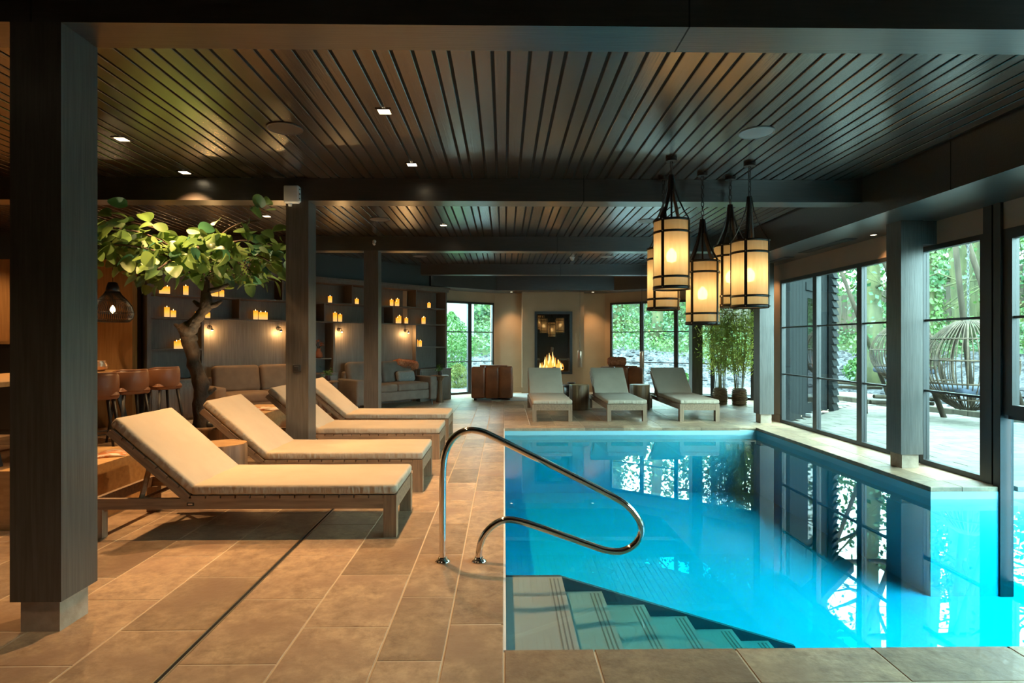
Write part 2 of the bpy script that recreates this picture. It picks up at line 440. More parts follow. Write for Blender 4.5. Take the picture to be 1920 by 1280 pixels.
def leaf_mass(name, pts, nrm, sizes, m, parent=None, aspect=.75, seed=1, fold=True):
    """many small pointed leaves (two bent halves each) as one mesh"""
    rs = np.random.RandomState(seed)
    n = len(pts); pts = np.asarray(pts, float); nrm = np.asarray(nrm, float)
    nrm /= np.linalg.norm(nrm, axis=1)[:, None] + 1e-9
    t = rs.normal(size=(n, 3)); t -= (t * nrm).sum(1)[:, None] * nrm; t /= np.linalg.norm(t, axis=1)[:, None] + 1e-9
    b = np.cross(nrm, t); s = np.asarray(sizes)[:, None]
    v = np.stack([pts - t * s * .5, pts + b * s * aspect * .5 + nrm * s * .12, pts + t * s * .5, pts - b * s * aspect * .5 + nrm * s * .12], 1).reshape(-1, 3)
    idx = np.arange(n) * 4
    tri = np.stack([idx, idx + 1, idx + 2, idx, idx + 2, idx + 3], 1).reshape(-1).astype(np.int32)
    me = bpy.data.meshes.new(name)
    me.vertices.add(len(v)); me.vertices.foreach_set('co', v.reshape(-1).astype(np.float32))
    me.loops.add(len(tri)); me.loops.foreach_set('vertex_index', tri)
    nf = len(tri) // 3
    me.polygons.add(nf); me.polygons.foreach_set('loop_start', np.arange(nf, dtype=np.int32) * 3)
    me.polygons.foreach_set('loop_total', np.full(nf, 3, np.int32))
    me.update(calc_edges=True); me.validate()
    me.materials.append(m)
    o = bpy.data.objects.new(name, me); link(o, parent)
    return o

def in_poly(x, y, poly):
    c = False; n = len(poly)
    for i in range(n):
        x1, y1 = poly[i]; x2, y2 = poly[i - 1]
        if (y1 > y) != (y2 > y) and x < (x2 - x1) * (y - y1) / (y2 - y1) + x1: c = not c
    return c
S2 = math.sqrt(.5)

# ------------------------------------------------------------------ floor, tiles and pool
Z_SOF, Z_CEIL, Z_BEAM = 2.735, 3.17, 2.926
X_WIN, X_FAS = 4.79, 3.93
Y_PF, Y_PB, X_PR, Y_LANE = 2.588, 9.19, 4.10, 5.41     # pool edges
Z_WATER = -.115
FOOT_L = [(-9.6, -2), (0, -2), (0, 15.85), (-.3, 15.85), (-2.6, 14.2), (-6.25, 9.5), (-9.6, 9.5)]
FOOT_B = [(0, Y_PB), (X_WIN, Y_PB), (X_WIN + .06, 10.2), (7.25, 12.6), (2.85, 15.85), (0, 15.85)]
fl = MB()
IN = .02      # the slab stops short of the pool wall, the coping bridges it
fl.prism([(x - (IN if x == 0 and y < 15 else 0), y) for x, y in FOOT_L], -.3, -.0025); fl.prism([(x, y + (IN if y == Y_PB else 0)) for x, y in FOOT_B], -.3, -.0025)
fl.box(-.02, X_WIN + .06, -2, Y_PF - IN, -.3, -.0025); fl.box(X_PR + IN, X_WIN + .06, Y_LANE + IN, Y_PB + IN, -.3, -.0025)
floor = fl.build('floor', M['grout'])
tag(floor, 'brown stone tiled floor around the pool', kind='structure')

tiles = []          # (x0,x1,y0,y1)
G = .0027
cols = [0, -.27, -.562, -.984, -1.427]
while cols[-1] > -9.4: cols.append(cols[-1] - .435)
def rows(x0, x1, ystart, y0, y1, poly):
    y = ystart
    while y < y1:
        a, b = max(y, y0), min(y + .628, y1)
        if b - a > .06 and in_poly((x0 + x1) / 2, (a + b) / 2, poly): tiles.append((x0, x1, a, b))
        y += .628
for i in range(len(cols) - 1):
    off = [2.82, 2.50, 2.80, 2.483][i] if i < 4 else (2.78 if i % 2 == 0 else 2.483)
    rows(cols[i + 1], cols[i], off - .628 * 8, -.2, 15.8, FOOT_L)
c2 = [.0]
while c2[-1] < 7.2: c2.append(c2[-1] + .435)
for i in range(len(c2) - 1):
    rows(c2[i], c2[i + 1], 9.46 - (.314 if i % 2 else 0), 9.46, 15.8, FOOT_B)
for i in range(8):                                     # coping along the far pool edge
    x0 = i * .63 + .05 * (i > 0); x1 = min((i + 1) * .63 + .05, X_PR + .0)
    if x0 < X_PR: tiles.append((x0, x1, Y_PB, 9.46))
for a in ((X_PR, 4.37), (4.37, X_WIN - .03)): tiles.append((a[0], a[1], Y_PB, 9.46))
y = Y_LANE + .27
k = 0
while y < Y_PB:
    y1 = min(y + .63, Y_PB)
    tiles.append((X_PR, 4.37, y, y1)); tiles.append((4.37, X_WIN - .03, y, y1)); y = y1
tiles.append((X_PR, 4.41, Y_LANE, Y_LANE + .27)); tiles.append((4.41, X_WIN - .03, Y_LANE, Y_LANE + .27))
xs = [0, .41, 1.053, 1.68, 2.31, 2.94, 3.57, 4.2, 4.76]
for i in range(len(xs) - 1):
    tiles.append((xs[i], xs[i + 1], Y_PF - .27, Y_PF))
    tiles.append((xs[i], xs[i + 1], Y_PF - .72, Y_PF - .27))
def px_area(t):
    x0, x1, y0, y1 = t
    if y0 < 2.1: return 1e-9
    a = (x1 - x0) * F_PX / ((y0 + y1) / 2); h = 1.4 * F_PX * (1 / max(y0, .5) - 1 / y1)
    u = 945 + F_PX * (x0 + x1) / 2 / ((y0 + y1) / 2)
    return a * h * (1 if -60 < u < 1980 else 1e-6)
tiles.sort(key=px_area, reverse=True)
cache = {}
far = MB()
for i, (x0, x1, y0, y1) in enumerate(tiles):
    coping = (abs(x0) < 1e-6 or abs(x1) < 1e-6) or abs(y0 - Y_PB) < 1e-6 or abs(y1 - Y_PF) < 1e-6 or abs(x0 - X_PR) < 1e-6 or abs(y0 - Y_LANE) < 1e-6
    th = .045 if coping else .025
    w, d = round(x1 - x0, 3), round(y1 - y0, 3)
    if i < 296:
        key = (w, d, th)
        if key not in cache:
            o = MB().tile(G, w - G, G, d - G, -th, 0, .004).build('tile', M['tile'], floor); cache[key] = o.data
        else:
            o = bpy.data.objects.new('tile', cache[key]); link(o, floor)
        o.location = (x0, y0, 0)
    else:
        far.tile(x0 + G, x1 - G, y0 + G, y1 - G, -.025, 0, .004)
o = far.build('distant_tiles', M['tile'], floor); o['kind'] = 'stuff'

# slot drain in the floor
dr = empty('slot_drain', (-1.427, 0, 0), 0, 'thin black slot drain with steel edges running through the floor tiles', 'drain')
MB().box(-.008, .008, .2, 8.0, -.02, .0012).build('slot', M['black'], dr)
for sx in (-1, 1):
    MB().box(sx * .0115 - .0035, sx * .0115 + .0035, .2, 8.0, -.02, .003).build('steel_edge', M['steel'], dr)

# pool
ZB = -1.05
pb = MB()
XE = 9.2
pb.box(-.15, XE, Y_PF - .15, Y_PB + .15, ZB - .1, ZB)
pb.box(-.15, 0, Y_PF, Y_PB, ZB, -.046)
pb.box(0, XE, Y_PF - .15, Y_PF, ZB, -.046)
pb.box(0, X_PR, Y_PB, Y_PB + .15, ZB, -.046)
pb.box(X_PR, X_PR + .15, Y_LANE + .15, Y_PB, ZB, -.046)
pb.box(X_PR, XE, Y_LANE, Y_LANE + .15, ZB, -.046)
pb.box(XE, XE + .15, Y_PF, Y_LANE, ZB, -.046)
o = pb.build('pool_basin', M['basin'])
tag(o, 'pale blue lined swimming pool basin under the water', kind='structure')
wt = MB()
e = .0015
wt.prism([(e, Y_PF + e), (XE - e, Y_PF + e), (XE - e, Y_LANE - e), (X_PR - e, Y_LANE - e), (X_PR - e, Y_PB - e), (e, Y_PB - e)], ZB + e, Z_WATER)
o = wt.build('water', M['water'])
tag(o, 'still turquoise water filling the indoor pool', kind='structure')
# white edge line along the near-left pool lip
o = MB().box(-.003, .010, Y_PF, Y_PB, -.05, -.003).build('trim_1', M['white']); tag(o, 'thin pale edge strip along the pool rim', kind='structure')

# pool steps
st = empty('pool_steps', (0, Y_PF, Z_WATER), 0, 'grey submerged steps going down into the pool corner', 'steps')
SX = [0, .354, .62, .903, 1.187, 1.49, 1.736]
SZ = [-.165, -.262, -.352, -.432, -.52, -.60]
YW = 3.78 - Y_PF
for i in range(6):
    z = SZ[i] - Z_WATER
    t = MB().box(SX[i] + .004, SX[i + 1] + .03, .004, YW, z - .03, z).build('tread', M['tread'], st)
    for q in (.03, .055, .08):
        MB().box(SX[i + 1] + .03 - q - .004, SX[i + 1] + .03 - q + .004, .03, YW - .03, z, z + .0015).build('groove', M['groove'], t)
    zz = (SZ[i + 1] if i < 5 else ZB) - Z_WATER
    MB().box(SX[i + 1] - .012, SX[i + 1], .004, YW - .03, zz, z - .03).build('riser', M['step_shade'], st)
sk = MB()
q_ = [(SX[1] + .02, SZ[0] - Z_WATER), (1.95, -.64 - Z_WATER), (1.95, ZB - Z_WATER + .002), (.002, ZB - Z_WATER + .002), (.002, SZ[0] - Z_WATER)]
sk.add([(x, YW + .002, z) for x, z in q_] + [(x, YW + .03, z) for x, z in q_], [(0, 1, 2, 3, 4), (9, 8, 7, 6, 5)] + [(i, (i + 1) % 5, 5 + (i + 1) % 5, 5 + i) for i in range(5)])
sk.build('side_panel', M['step_shade'], st)  # stringer face coloured dark for the shade it stands in

# ------------------------------------------------------------------ walls
def wall(name, p, q, z0, z1, th, m, label, side=1):
    """upright slab from p to q, thickness grows to the left of p->q (side=1)"""
    p, q = Vector((*p, 0)), Vector((*q, 0)); d = (q - p).normalized(); n = Vector((-d.y, d.x, 0)) * th * side
    o = MB().prism([(p.x, p.y), (q.x, q.y), ((q + n).x, (q + n).y), ((p + n).x, (p + n).y)], z0, z1).build(name, m)
    return tag(o, label, kind='structure')
wall('wall_left', (-9.5, -2), (-9.5, 9.45), 0, 3.25, .15, M['orange_wood'], 'oak panelled wall at the bar side')
wall('wall_front', (-9.6, -2), (4.85, -2), -.05, 3.25, .15, M['beam'], 'dark wall closing the near end of the hall', -1)
wall('wall_bar', (-9.5, 9.35), (-6.05, 9.35), 0, Z_SOF, .12, M['orange_wood'], 'warm oak panel wall behind the bar table')
wall('wall_bar_upper', (-9.5, 9.30), (-6.0, 9.30), Z_SOF, 3.25, .17, M['teal'], 'dark band of wall above the oak panel wall')
BL0, BLd = Vector((-.25, 15.75)), Vector((-.809, -.588))
BR0, BRd = Vector((2.8, 15.75)), Vector((.809, -.588))
def on(A, d, s): return (A.x + d.x * s, A.y + d.y * s)
ZT = 2.455
# back wall and fireplace breast
wall('wall_back', on(BL0, BLd, 0), on(BR0, BRd, 0), 0, 3.2, .15, M['bay'], 'beige plaster wall beside the fireplace')
ch_ = MB(); ch_.box(.49, .87, 15.35, 15.745, 0, Z_SOF); ch_.box(1.80, 2.162, 15.35, 15.745, 0, Z_SOF); ch_.box(.87, 1.80, 15.35, 15.745, 0, .565); ch_.box(.87, 1.80, 15.35, 15.745, 2.165, Z_SOF)
o = ch_.build('wall_chimney', M['bay']); tag(o, 'beige plaster chimney breast holding the fireplace', kind='structure')
# left bay wall around its window
def bay_wall(name, A, d, s0, s1, w0, w1, label, side):
    n = Vector((-d.y, d.x)) * side * .15
    b = MB()
    def piece(a, c, z0, z1):
        p, q = Vector(on(A, d, a)), Vector(on(A, d, c))
        b.prism([(p.x, p.y), (q.x, q.y), (q.x + n.x, q.y + n.y), (p.x + n.x, p.y + n.y)], z0, z1)
    piece(s0, s1, ZT, 3.2)
    if w0 > s0: piece(s0, w0, 0, ZT)
    if w1 < s1: piece(w1, s1, 0, ZT)
    return tag(b.build(name, M['bay']), label, kind='structure')
bay_wall('wall_bay_left', BL0, BLd, 0, 2.55, .05, 1.85, 'angled beige wall holding the garden window beside the shelves', -1)
bay_wall('wall_bay_right', BR0, BRd, 0, 5.5, .17, 5.2, 'angled beige wall above the wide garden window', 1)
wall('wall_shelf_end', (-2.3, 13.5), (-2.3, 14.3), 0, 3.2, .1, M['bay'], 'short wall closing off the shelf end')
# shelf wall (45 degrees) behind the unit
UO = Vector((-1.40, 13.98, 0)); UANG = math.radians(225)
def uw(s, t): return (UO.x - S2 * s + S2 * t, UO.y - S2 * s - S2 * t)     # along unit, out into room
o = MB().prism([uw(-.1, -.40), uw(6.9, -.40), uw(6.9, -.55), uw(-.1, -.55)], 0, 3.2).build('wall_shelf', M['unit']); tag(o, 'dark wall behind the built-in shelving', kind='structure')
o = MB().prism([uw(.5, -.05), uw(6.6, -.05), uw(6.6, -.42), uw(.5, -.42)], 2.70, 3.2).build('wall_shelf_upper', M['teal']); tag(o, 'dark teal band of wall above the shelving', kind='structure')
# right wall over and beside the windows
w = MB()
w.box(X_WIN, X_WIN + .12, -2, 10.2, ZT, 3.2)
w.box(X_WIN, X_WIN + .12, 9.79, 10.2, 0, ZT); w.box(X_WIN, X_WIN + .12, -2, .6, 0, ZT)
o = w.build('wall_right', M['beige']); tag(o, 'beige wall strip above the pool side windows', kind='structure')
wall('wall_alcove', (X_WIN, 10.2), (7.2, 12.61), 0, 3.2, .12, M['beige'], 'angled alcove wall beyond the far pillar', -1)
o = MB().box(X_WIN - .012, X_WIN, 9.80, 10.2, 0, .13).build('baseboard_right', M['beige']); tag(o, 'beige baseboard below the lit wall strip', kind='structure')
b = MB(); b.box(-.22, .49, 15.73, 15.75, 0, .16); b.box(2.162, 2.78, 15.73, 15.75, 0, .16); b.box(.475, 2.177, 15.335, 15.35, 0, .16)
tag(b.build('baseboard_back', M['bay']), 'beige baseboard along the fireplace wall', kind='structure')

# roof above everything
o = MB().prism([(-9.8, -2.3), (5.35, -2.3), (5.35, 10.0), (7.6, 12.25), (7.6, 12.75), (2.95, 16.15), (-.4, 16.15), (-2.7, 14.5), (-6.4, 9.75), (-9.8, 9.75)], 3.21, 3.36).build('roof', M['black'])
tag(o, 'dark roof slab over the pool hall', kind='structure')

# soffit boxes that ring the plank ceiling
SOF = [[(X_FAS, -2), (X_WIN, -2), (X_WIN, 10.2), (X_FAS, 10.2)],
       [(X_FAS, 10.2), (X_WIN, 10.2), (7.15, 12.56), (6.9, 12.74), (X_FAS, 14.9)],
       [(X_FAS, 14.09), (X_FAS, 14.9), (2.8, 15.72), (2.88, 14.85)],
       [(2.88, 14.85), (2.8, 15.74), (-.25, 15.74), (-.2, 14.85)],
       [(-.2, 14.85), (-.25, 15.74), (-2.25, 14.28), (-1.75, 13.66)]]
LB = ['dark soffit box running above the pool side windows', 'dark soffit over the bamboo alcove', 'dark angled soffit by the lanterns at the far corner',
      'dark soffit above the fireplace', 'dark angled soffit above the small garden window']
for i, p in enumerate(SOF):
    tag(MB().prism(p, Z_SOF, 3.2).build('trim_%d' % (i + 2), M['beam']), LB[i], kind='structure')
# joints in the long right fascia
for i, yj in enumerate((4.95, 9.0)):
    o = MB().box(X_FAS - .002, X_FAS + .01, yj - .004, yj + .004, Z_SOF - .001, 3.16).build('trim_%d' % (7 + i), M['black']); tag(o, ('thin joint line in the dark fascia before the second beam', 'thin joint line in the dark fascia behind the lanterns')[i], kind='structure')

# ------------------------------------------------------------------ ceiling planks
ceiling = MB().prism([(-9.5, -1.95), (X_FAS, -1.95), (X_FAS, 14.05), (2.88, 14.8), (-.2, 14.8), (-1.75, 13.6), (-6, 9.3), (-9.5, 9.3)], 3.180, 3.205).build('ceiling', M['black'])
tag(ceiling, 'dark stained plank ceiling with open grooves', kind='structure')
def ceil_end(x):
    if x < -6: return 9.3
    if x < -1.75: return x + 15.33
    if x < -.2: return 13.63 + (x + 1.75) * .787
    if x < 2.88: return 14.85
    return 14.85 - .7238 * (x - 2.88)
pat = [.128, .131, .102, .12, .147, .093]
x = .1606; i = 0
edges = [.1606]
while x > -9.4:
    x -= pat[(i + 1) % 6]; edges.append(x); i += 1
x = .1606; i = 0
while x < X_FAS - .05:
    x += pat[(-i) % 6]; edges.append(min(x, X_FAS)); i += 1
edges.sort()
for a, c in zip(edges[:-1], edges[1:]):
    if c - a < .03: continue
    g = .0095
    L_ = max(1.0, ceil_end((a + c) / 2) + 1.95)
    MB().tile(-(c - a) / 2 + g, (c - a) / 2 - g, 0, L_, -.02, 0, .004).build('plank', M['plank'], ceiling, loc=((a + c) / 2, -1.95, 3.17), rot=None)
for ch in ceiling.children:      # chamfer looks down
    ch.rotation_euler = (0, math.pi, 0)
    ch.location.z = 3.17 + .0

# ------------------------------------------------------------------ beams and pillars
def beam(yf, x0, x1, joints, label, z0=Z_BEAM):
    o = MB().box(x0, x1, yf, yf + .24, z0, 3.168).build('beam', M['beam'])
    tag(o, label, kind='structure')
    for j in joints:
        MB().box(j - .004, j + .004, yf - .001, yf + .241, z0 - .001, 3.168).build('joint', M['black'], o)
beam(2.75, -9.5, X_FAS, (-2.26, .90), 'nearest dark ceiling beam on the big pillar')
beam(6.19, -9.5, X_FAS, (.87,), 'second dark ceiling beam carrying the white junction box')
beam(9.60, -5.9, X_FAS, (.9,), 'third dark ceiling beam over the far pool end')
beam(13.0, -1.9, X_FAS, (1.3,), 'farthest dark ceiling beam before the fireplace')

def pillar(x0, y0, top, label, w=.243, zs=.155):
    p = empty('pillar', (x0 + w / 2, y0 + w / 2, 0), 0, label, kind='structure'); h = w / 2; q = h - .028
    MB().box(-q, q, -q, q, 0, zs).build('plinth', M['plinth'], p)
    MB().box(-h, h, -h, h, zs, top).build('shaft', M['post'], p)
    return p
pillar(-2.36, 2.75, Z_BEAM, 'big dark wooden pillar on stone plinth nearest the camera')
P2 = pillar(-2.36, 6.19, Z_BEAM, 'dark wooden pillar between the second and third loungers')
pillar(-2.36, 9.61, Z_BEAM, 'dark wooden pillar in front of the taupe sofa')
pillar(4.37, 6.20, Z_SOF, 'dark wooden pillar on plinth before the pool side windows')
pillar(4.37, 9.66, Z_SOF, 'dark wooden pillar at the far right pool corner')
pillar(4.37, 13.15, Z_SOF, 'dark wooden pillar beside the bamboo')
o = MB().box(4.61, X_WIN, 6.23, 6.42, 2.48, Z_SOF).build('trim_9', M['post']); tag(o, 'dark wooden bracket from pillar to window wall', kind='structure')
# power outlet on the second pillar
ot = empty('power_outlet', (-2.24, 6.19, 1.11), 0, 'square black power outlet on the pillar', 'outlet')
rbox('plate', (.085, .018, .085), .006, M['frame'], ot, (0, -.008, 0)); rbox('socket', (.05, .02, .05), .006, M['blackmetal'], ot, (0, -.012, 0))

# ------------------------------------------------------------------ windows
wn = [0]
def window(p, q, z0, z1, mull, bars, label, fw=.055, depth=.07, sill=True, inset=None):
    """frame from p to q (plan), mullions at distances along it, bars at heights"""
    wn[0] += 1
    p, q = Vector((*p, 0)), Vector((*q, 0)); L_ = (q - p).length; ang = math.atan2(q.y - p.y, q.x - p.x)
    w = empty('window_%d' % wn[0], p, ang, label, kind='structure')
    fr = MB(); h = depth / 2
    fr.box(0, L_, -h, h, z1 - fw, z1); fr.box(0, L_, -h, h, z0, z0 + fw)
    fr.box(0, fw, -h, h, z0 + fw, z1 - fw); fr.box(L_ - fw, L_, -h, h, z0 + fw, z1 - fw)
    fr.build('window_frame', M['frame'], w)
    ed = [fw]
    for m_, mw in mull:
        MB().box(m_ - mw / 2, m_ + mw / 2, -h, h, z0 + fw, z1 - fw).build('mullion', M['frame'], w)
        ed += [m_ - mw / 2, m_ + mw / 2]
    ed.append(L_ - fw)
    zs = [z0 + fw] + list(bars) + [z1 - fw]
    for a, c in zip(ed[0::2], ed[1::2]):
        for b_ in bars:
            MB().box(a, c, -.022, .022, b_ - .012, b_ + .012).build('glazing_bar', M['frame'], w)
        for b0, b1 in zip(zs[:-1], zs[1:]):
            g = .012
            MB().box(a, c, -.004, .004, b0 + (g if b0 != zs[0] else 0), b1 - (g if b1 != zs[-1] else 0)).build('pane', M['glass'], w)
    return w
BARS = (.84, 1.64)
window((X_WIN + .03, 9.79), (X_WIN + .03, 6.50), 0, ZT, [(1.09, .11), (2.19, .11)], BARS, 'three part black framed window behind the pillar by the pool')
window((X_WIN + .03, 6.48), (X_WIN + .03, 5.60), 0, ZT + .02, [], BARS, 'narrow black framed window showing the hanging egg chair')
window((X_WIN + .03, 5.39), (X_WIN + .03, 2.64), .70, ZT + .02, [(1.1, .07)], (1.63,), 'black framed window above the plastic strip curtain', fw=.10)
window((X_WIN + .03, 2.55), (X_WIN + .03, .6), 0, ZT, [(.95, .1)], BARS, 'pool side window running on beside the camera')
window(on(BL0, BLd, .055), on(BL0, BLd, 1.84), 0, 2.462, [(.79, .11), (1.57, .08)], (.865, 1.655), 'two part garden window between shelves and armchair')
window(on(BR0, BRd, .172), on(BR0, BRd, 5.18), 0, 2.462, [(.91, .1), (1.84, .1), (2.76, .09), (3.70, .09)], (.845, 1.655), 'wide garden window behind loungers and bamboo')
# posts of the lane opening
lp = MB(); lp.box(X_WIN - .02, X_WIN + .09, 5.50, 5.60, 0, ZT + .28); lp.box(X_WIN - .03, X_WIN + .1, 5.39, 5.47, ZB, ZT + .28); lp.box(X_WIN, X_WIN + .07, 5.47, 5.50, 0, ZT + .28)
tag(lp.build('trim_10', M['frame']), 'black steel mullion standing down into the pool water', kind='structure')
o = MB().box(X_WIN + .066, X_WIN + .15, 9.76, 9.789, 0, ZT).build('trim_12', M['clad']); tag(o, 'dark outer jamb of the pool side window', kind='structure')
lp = MB(); lp.box(X_WIN - .02, X_WIN + .09, 2.55, 2.64, -.04, ZT + .05)
tag(lp.build('trim_11', M['frame']), 'black panel closing the lane opening', kind='structure')
cu = empty('strip_curtain', (X_WIN + .05, 3.2, 0), 0, 'clear plastic strip curtain hanging into the pool water', 'curtain')
for k in range(13):
    y0 = 2.16 - k * .2
    MB().box(-.003 + .012 * (k % 2), .003 + .012 * (k % 2), y0 - .21, y0, Z_WATER + .005, .70).build('strip', M['pvc'], cu)
MB().box(-.02, .03, -.5, 2.17, .66, .70).build('rail', M['frame'], cu)

# ------------------------------------------------------------------ ceiling fixtures
def downlight(x, y, label, z=3.17, watts=W_SPOT, r=.05, ang=105, tilt=(0, 0), square=True):
    d = empty('downlight', (x, y, z), 0, label, 'downlight', 'recessed ceiling downlights')
    f = MB()
    if square:
        for a in ((-.06, .06, -.06, -.045), (-.06, .06, .045, .06), (-.06, -.045, -.045, .045), (.045, .06, -.045, .045)):
            f.box(*a, -.006, .0)
        f.build('frame', M['plank'], d)
        MB().box(-.045, .045, -.045, .045, -.004, -.001).build('lens', M['lens'], d)
    else:
        f.lathe([(.048, -.006), (.048, 0), (.034, 0), (.034, -.006), (.048, -.006)], 20, cap=False)
        f.build('frame', M['beam'], d)
        MB().lathe([(.034, -.004), (.034, -.001)], 20).build('lens', M['lens'], d)
    light('downlight_beam', 'SPOT', watts, WARM, (0, 0, -.02), d, (math.radians(tilt[0]), math.radians(tilt[1]), 0), .035, math.radians(ang), .75)
    return d
downlight(-.92, 4.39, 'square ceiling downlight, nearest one of the row beside the pool')
downlight(-.92, 5.70, 'square ceiling downlight in the pool row just before the second beam')
downlight(-.92, 8.67, 'square ceiling downlight in the pool row beyond the second beam')
downlight(-3.34, 5.02, 'square ceiling downlight, nearest one of the row above the lounger heads')
downlight(-3.34, 6.00, 'square ceiling downlight above the tree just before the second beam')
downlight(-3.35, 8.08, 'square ceiling downlight beyond the tree crown')
downlight(-6.2, 7.4, 'square ceiling downlight over the bar table')
downlight(-.92, 10.12, 'added square downlight unseen behind the third beam, pool row', watts=90)  # out of sight behind the beam, added to light the lounge
downlight(-3.35, 10.08, 'added square downlight unseen behind the third beam, shelf row', watts=170)  # unseen lamp added to brighten the shelving side
downlight(-.92, 1.25, 'added out of view downlight over the floor beside the camera', watts=50)  # lamp out of frame, added for warm bounce at the near end
downlight(-3.34, 1.4, 'added out of view downlight over the floor behind the big pillar', watts=50)  # unseen fill lamp, added to warm the light near the big pillar
downlight(.2, 15.32, 'round soffit downlight on the armchair side of the fireplace', Z_SOF, 95, square=False, ang=85)
downlight(2.40, 15.32, 'round soffit downlight on the pillar side of the fireplace', Z_SOF, 95, square=False, ang=85)
downlight(4.55, 9.95, 'round soffit downlight by the far pillar', Z_SOF, 45, square=False, ang=90)
downlight(4.62, 7.05, 'round soffit downlight behind the middle window pillar', Z_SOF, 30, square=False, ang=90)

def speaker(x, y, label, light_=False, r=.142):
    s = empty('ceiling_speaker', (x, y, 3.17), 0, label, 'speaker', 'round ceiling speakers')
    MB().lathe([(r, -.008), (r + .004, 0), (r - .012, 0), (r - .012, -.010), (r, -.008)], 32, cap=False).build('rim', M['speakerw' if light_ else 'speaker'], s, True)
    MB().lathe([(r - .012, -.006), (.06, -.011), (.001, -.012)], 32, cap=False).build('grille', M['speakerw' if light_ else 'speaker'], s, True)
speaker(-1.82, 4.75, 'brown round ceiling speaker above the near loungers')
speaker(2.14, 4.79, 'pale round ceiling speaker above the pool near the lanterns', True)
speaker(-1.80, 8.27, 'brown round ceiling speaker between second and third beam, shelf side')
speaker(2.10, 8.33, 'pale round ceiling speaker between second and third beam, behind lanterns', True)
speaker(-1.75, 11.83, 'brown round ceiling speaker beyond the third beam, shelf side')
speaker(2.15, 11.85, 'pale round ceiling speaker beyond the third beam near the smoke detector', True)
sd = empty('smoke_detector', (1.43, 11.9, 3.17), 0, 'white smoke detector on the plank ceiling', 'detector')
MB().lathe([(.055, 0), (.055, -.02), (.04, -.03)], 20).build('base', M['white'], sd, True)
MB().lathe([(.04, -.03), (.04, -.055), (.022, -.075), (.001, -.078)], 20, cap=False).build('sensor_head', M['white'], sd, True)
jb = empty('junction_box', (-2.28, 6.10, 2.98), 0, 'white plastic access point box at the top of the second pillar', 'box')
rbox('body', (.16, .07, .19), .018, M['white'], jb, (0, .05, .0)); rbox('side_flap', (.012, .05, .16), .005, M['white'], jb, (.083, .05, 0))
for k in (-.05, 0, .05): MB().lathe([(.008, -.002), (.008, .004)], 10).build('screw', M['frame'], jb, loc=(.09, .03, k), rot=(0, math.pi / 2, 0))
MB().lathe([(.022, 0), (.018, -.03), (.001, -.034)], 12, cap=False).build('lens_knob', M['white'], jb, True, loc=(-.02, .05, -.095))
sc_ = empty('security_camera', (-2.18, 9.56, 3.08), 0, 'small white security camera on the third beam', 'camera')
MB().lathe([(.03, 0), (.03, .012)], 14).build('mount', M['white'], sc_, True, loc=(0, .04, 0), rot=(math.pi / 2, 0, 0))
MB().tube([(0, .03, 0), (0, -.01, -.03)], .008).build('arm', M['white'], sc_)
MB().tube([(-.01, .03, -.03), (.02, -.06, -.06)], .022, 12).build('body', M['white'], sc_, True)
def vent(x, y0, y1, label):
    v = empty('air_vent', (x, (y0 + y1) / 2, Z_SOF), 0, label, 'vent', 'linear soffit air vents')
    h = (y1 - y0) / 2
    MB().box(-.075, .075, -h, h, -.006, 0).build('frame', M['grille'], v)
    for k in range(5):
        MB().box(-.055 + k * .024, -.045 + k * .024, -h + .02, h - .02, -.012, -.006).build('slat', M['beam'], v)
vent(4.50, 7.3, 8.5, 'black slot air vent in the soffit behind the middle window pillar')
vent(4.50, 8.9, 9.6, 'black slot air vent in the soffit near the far pillar')

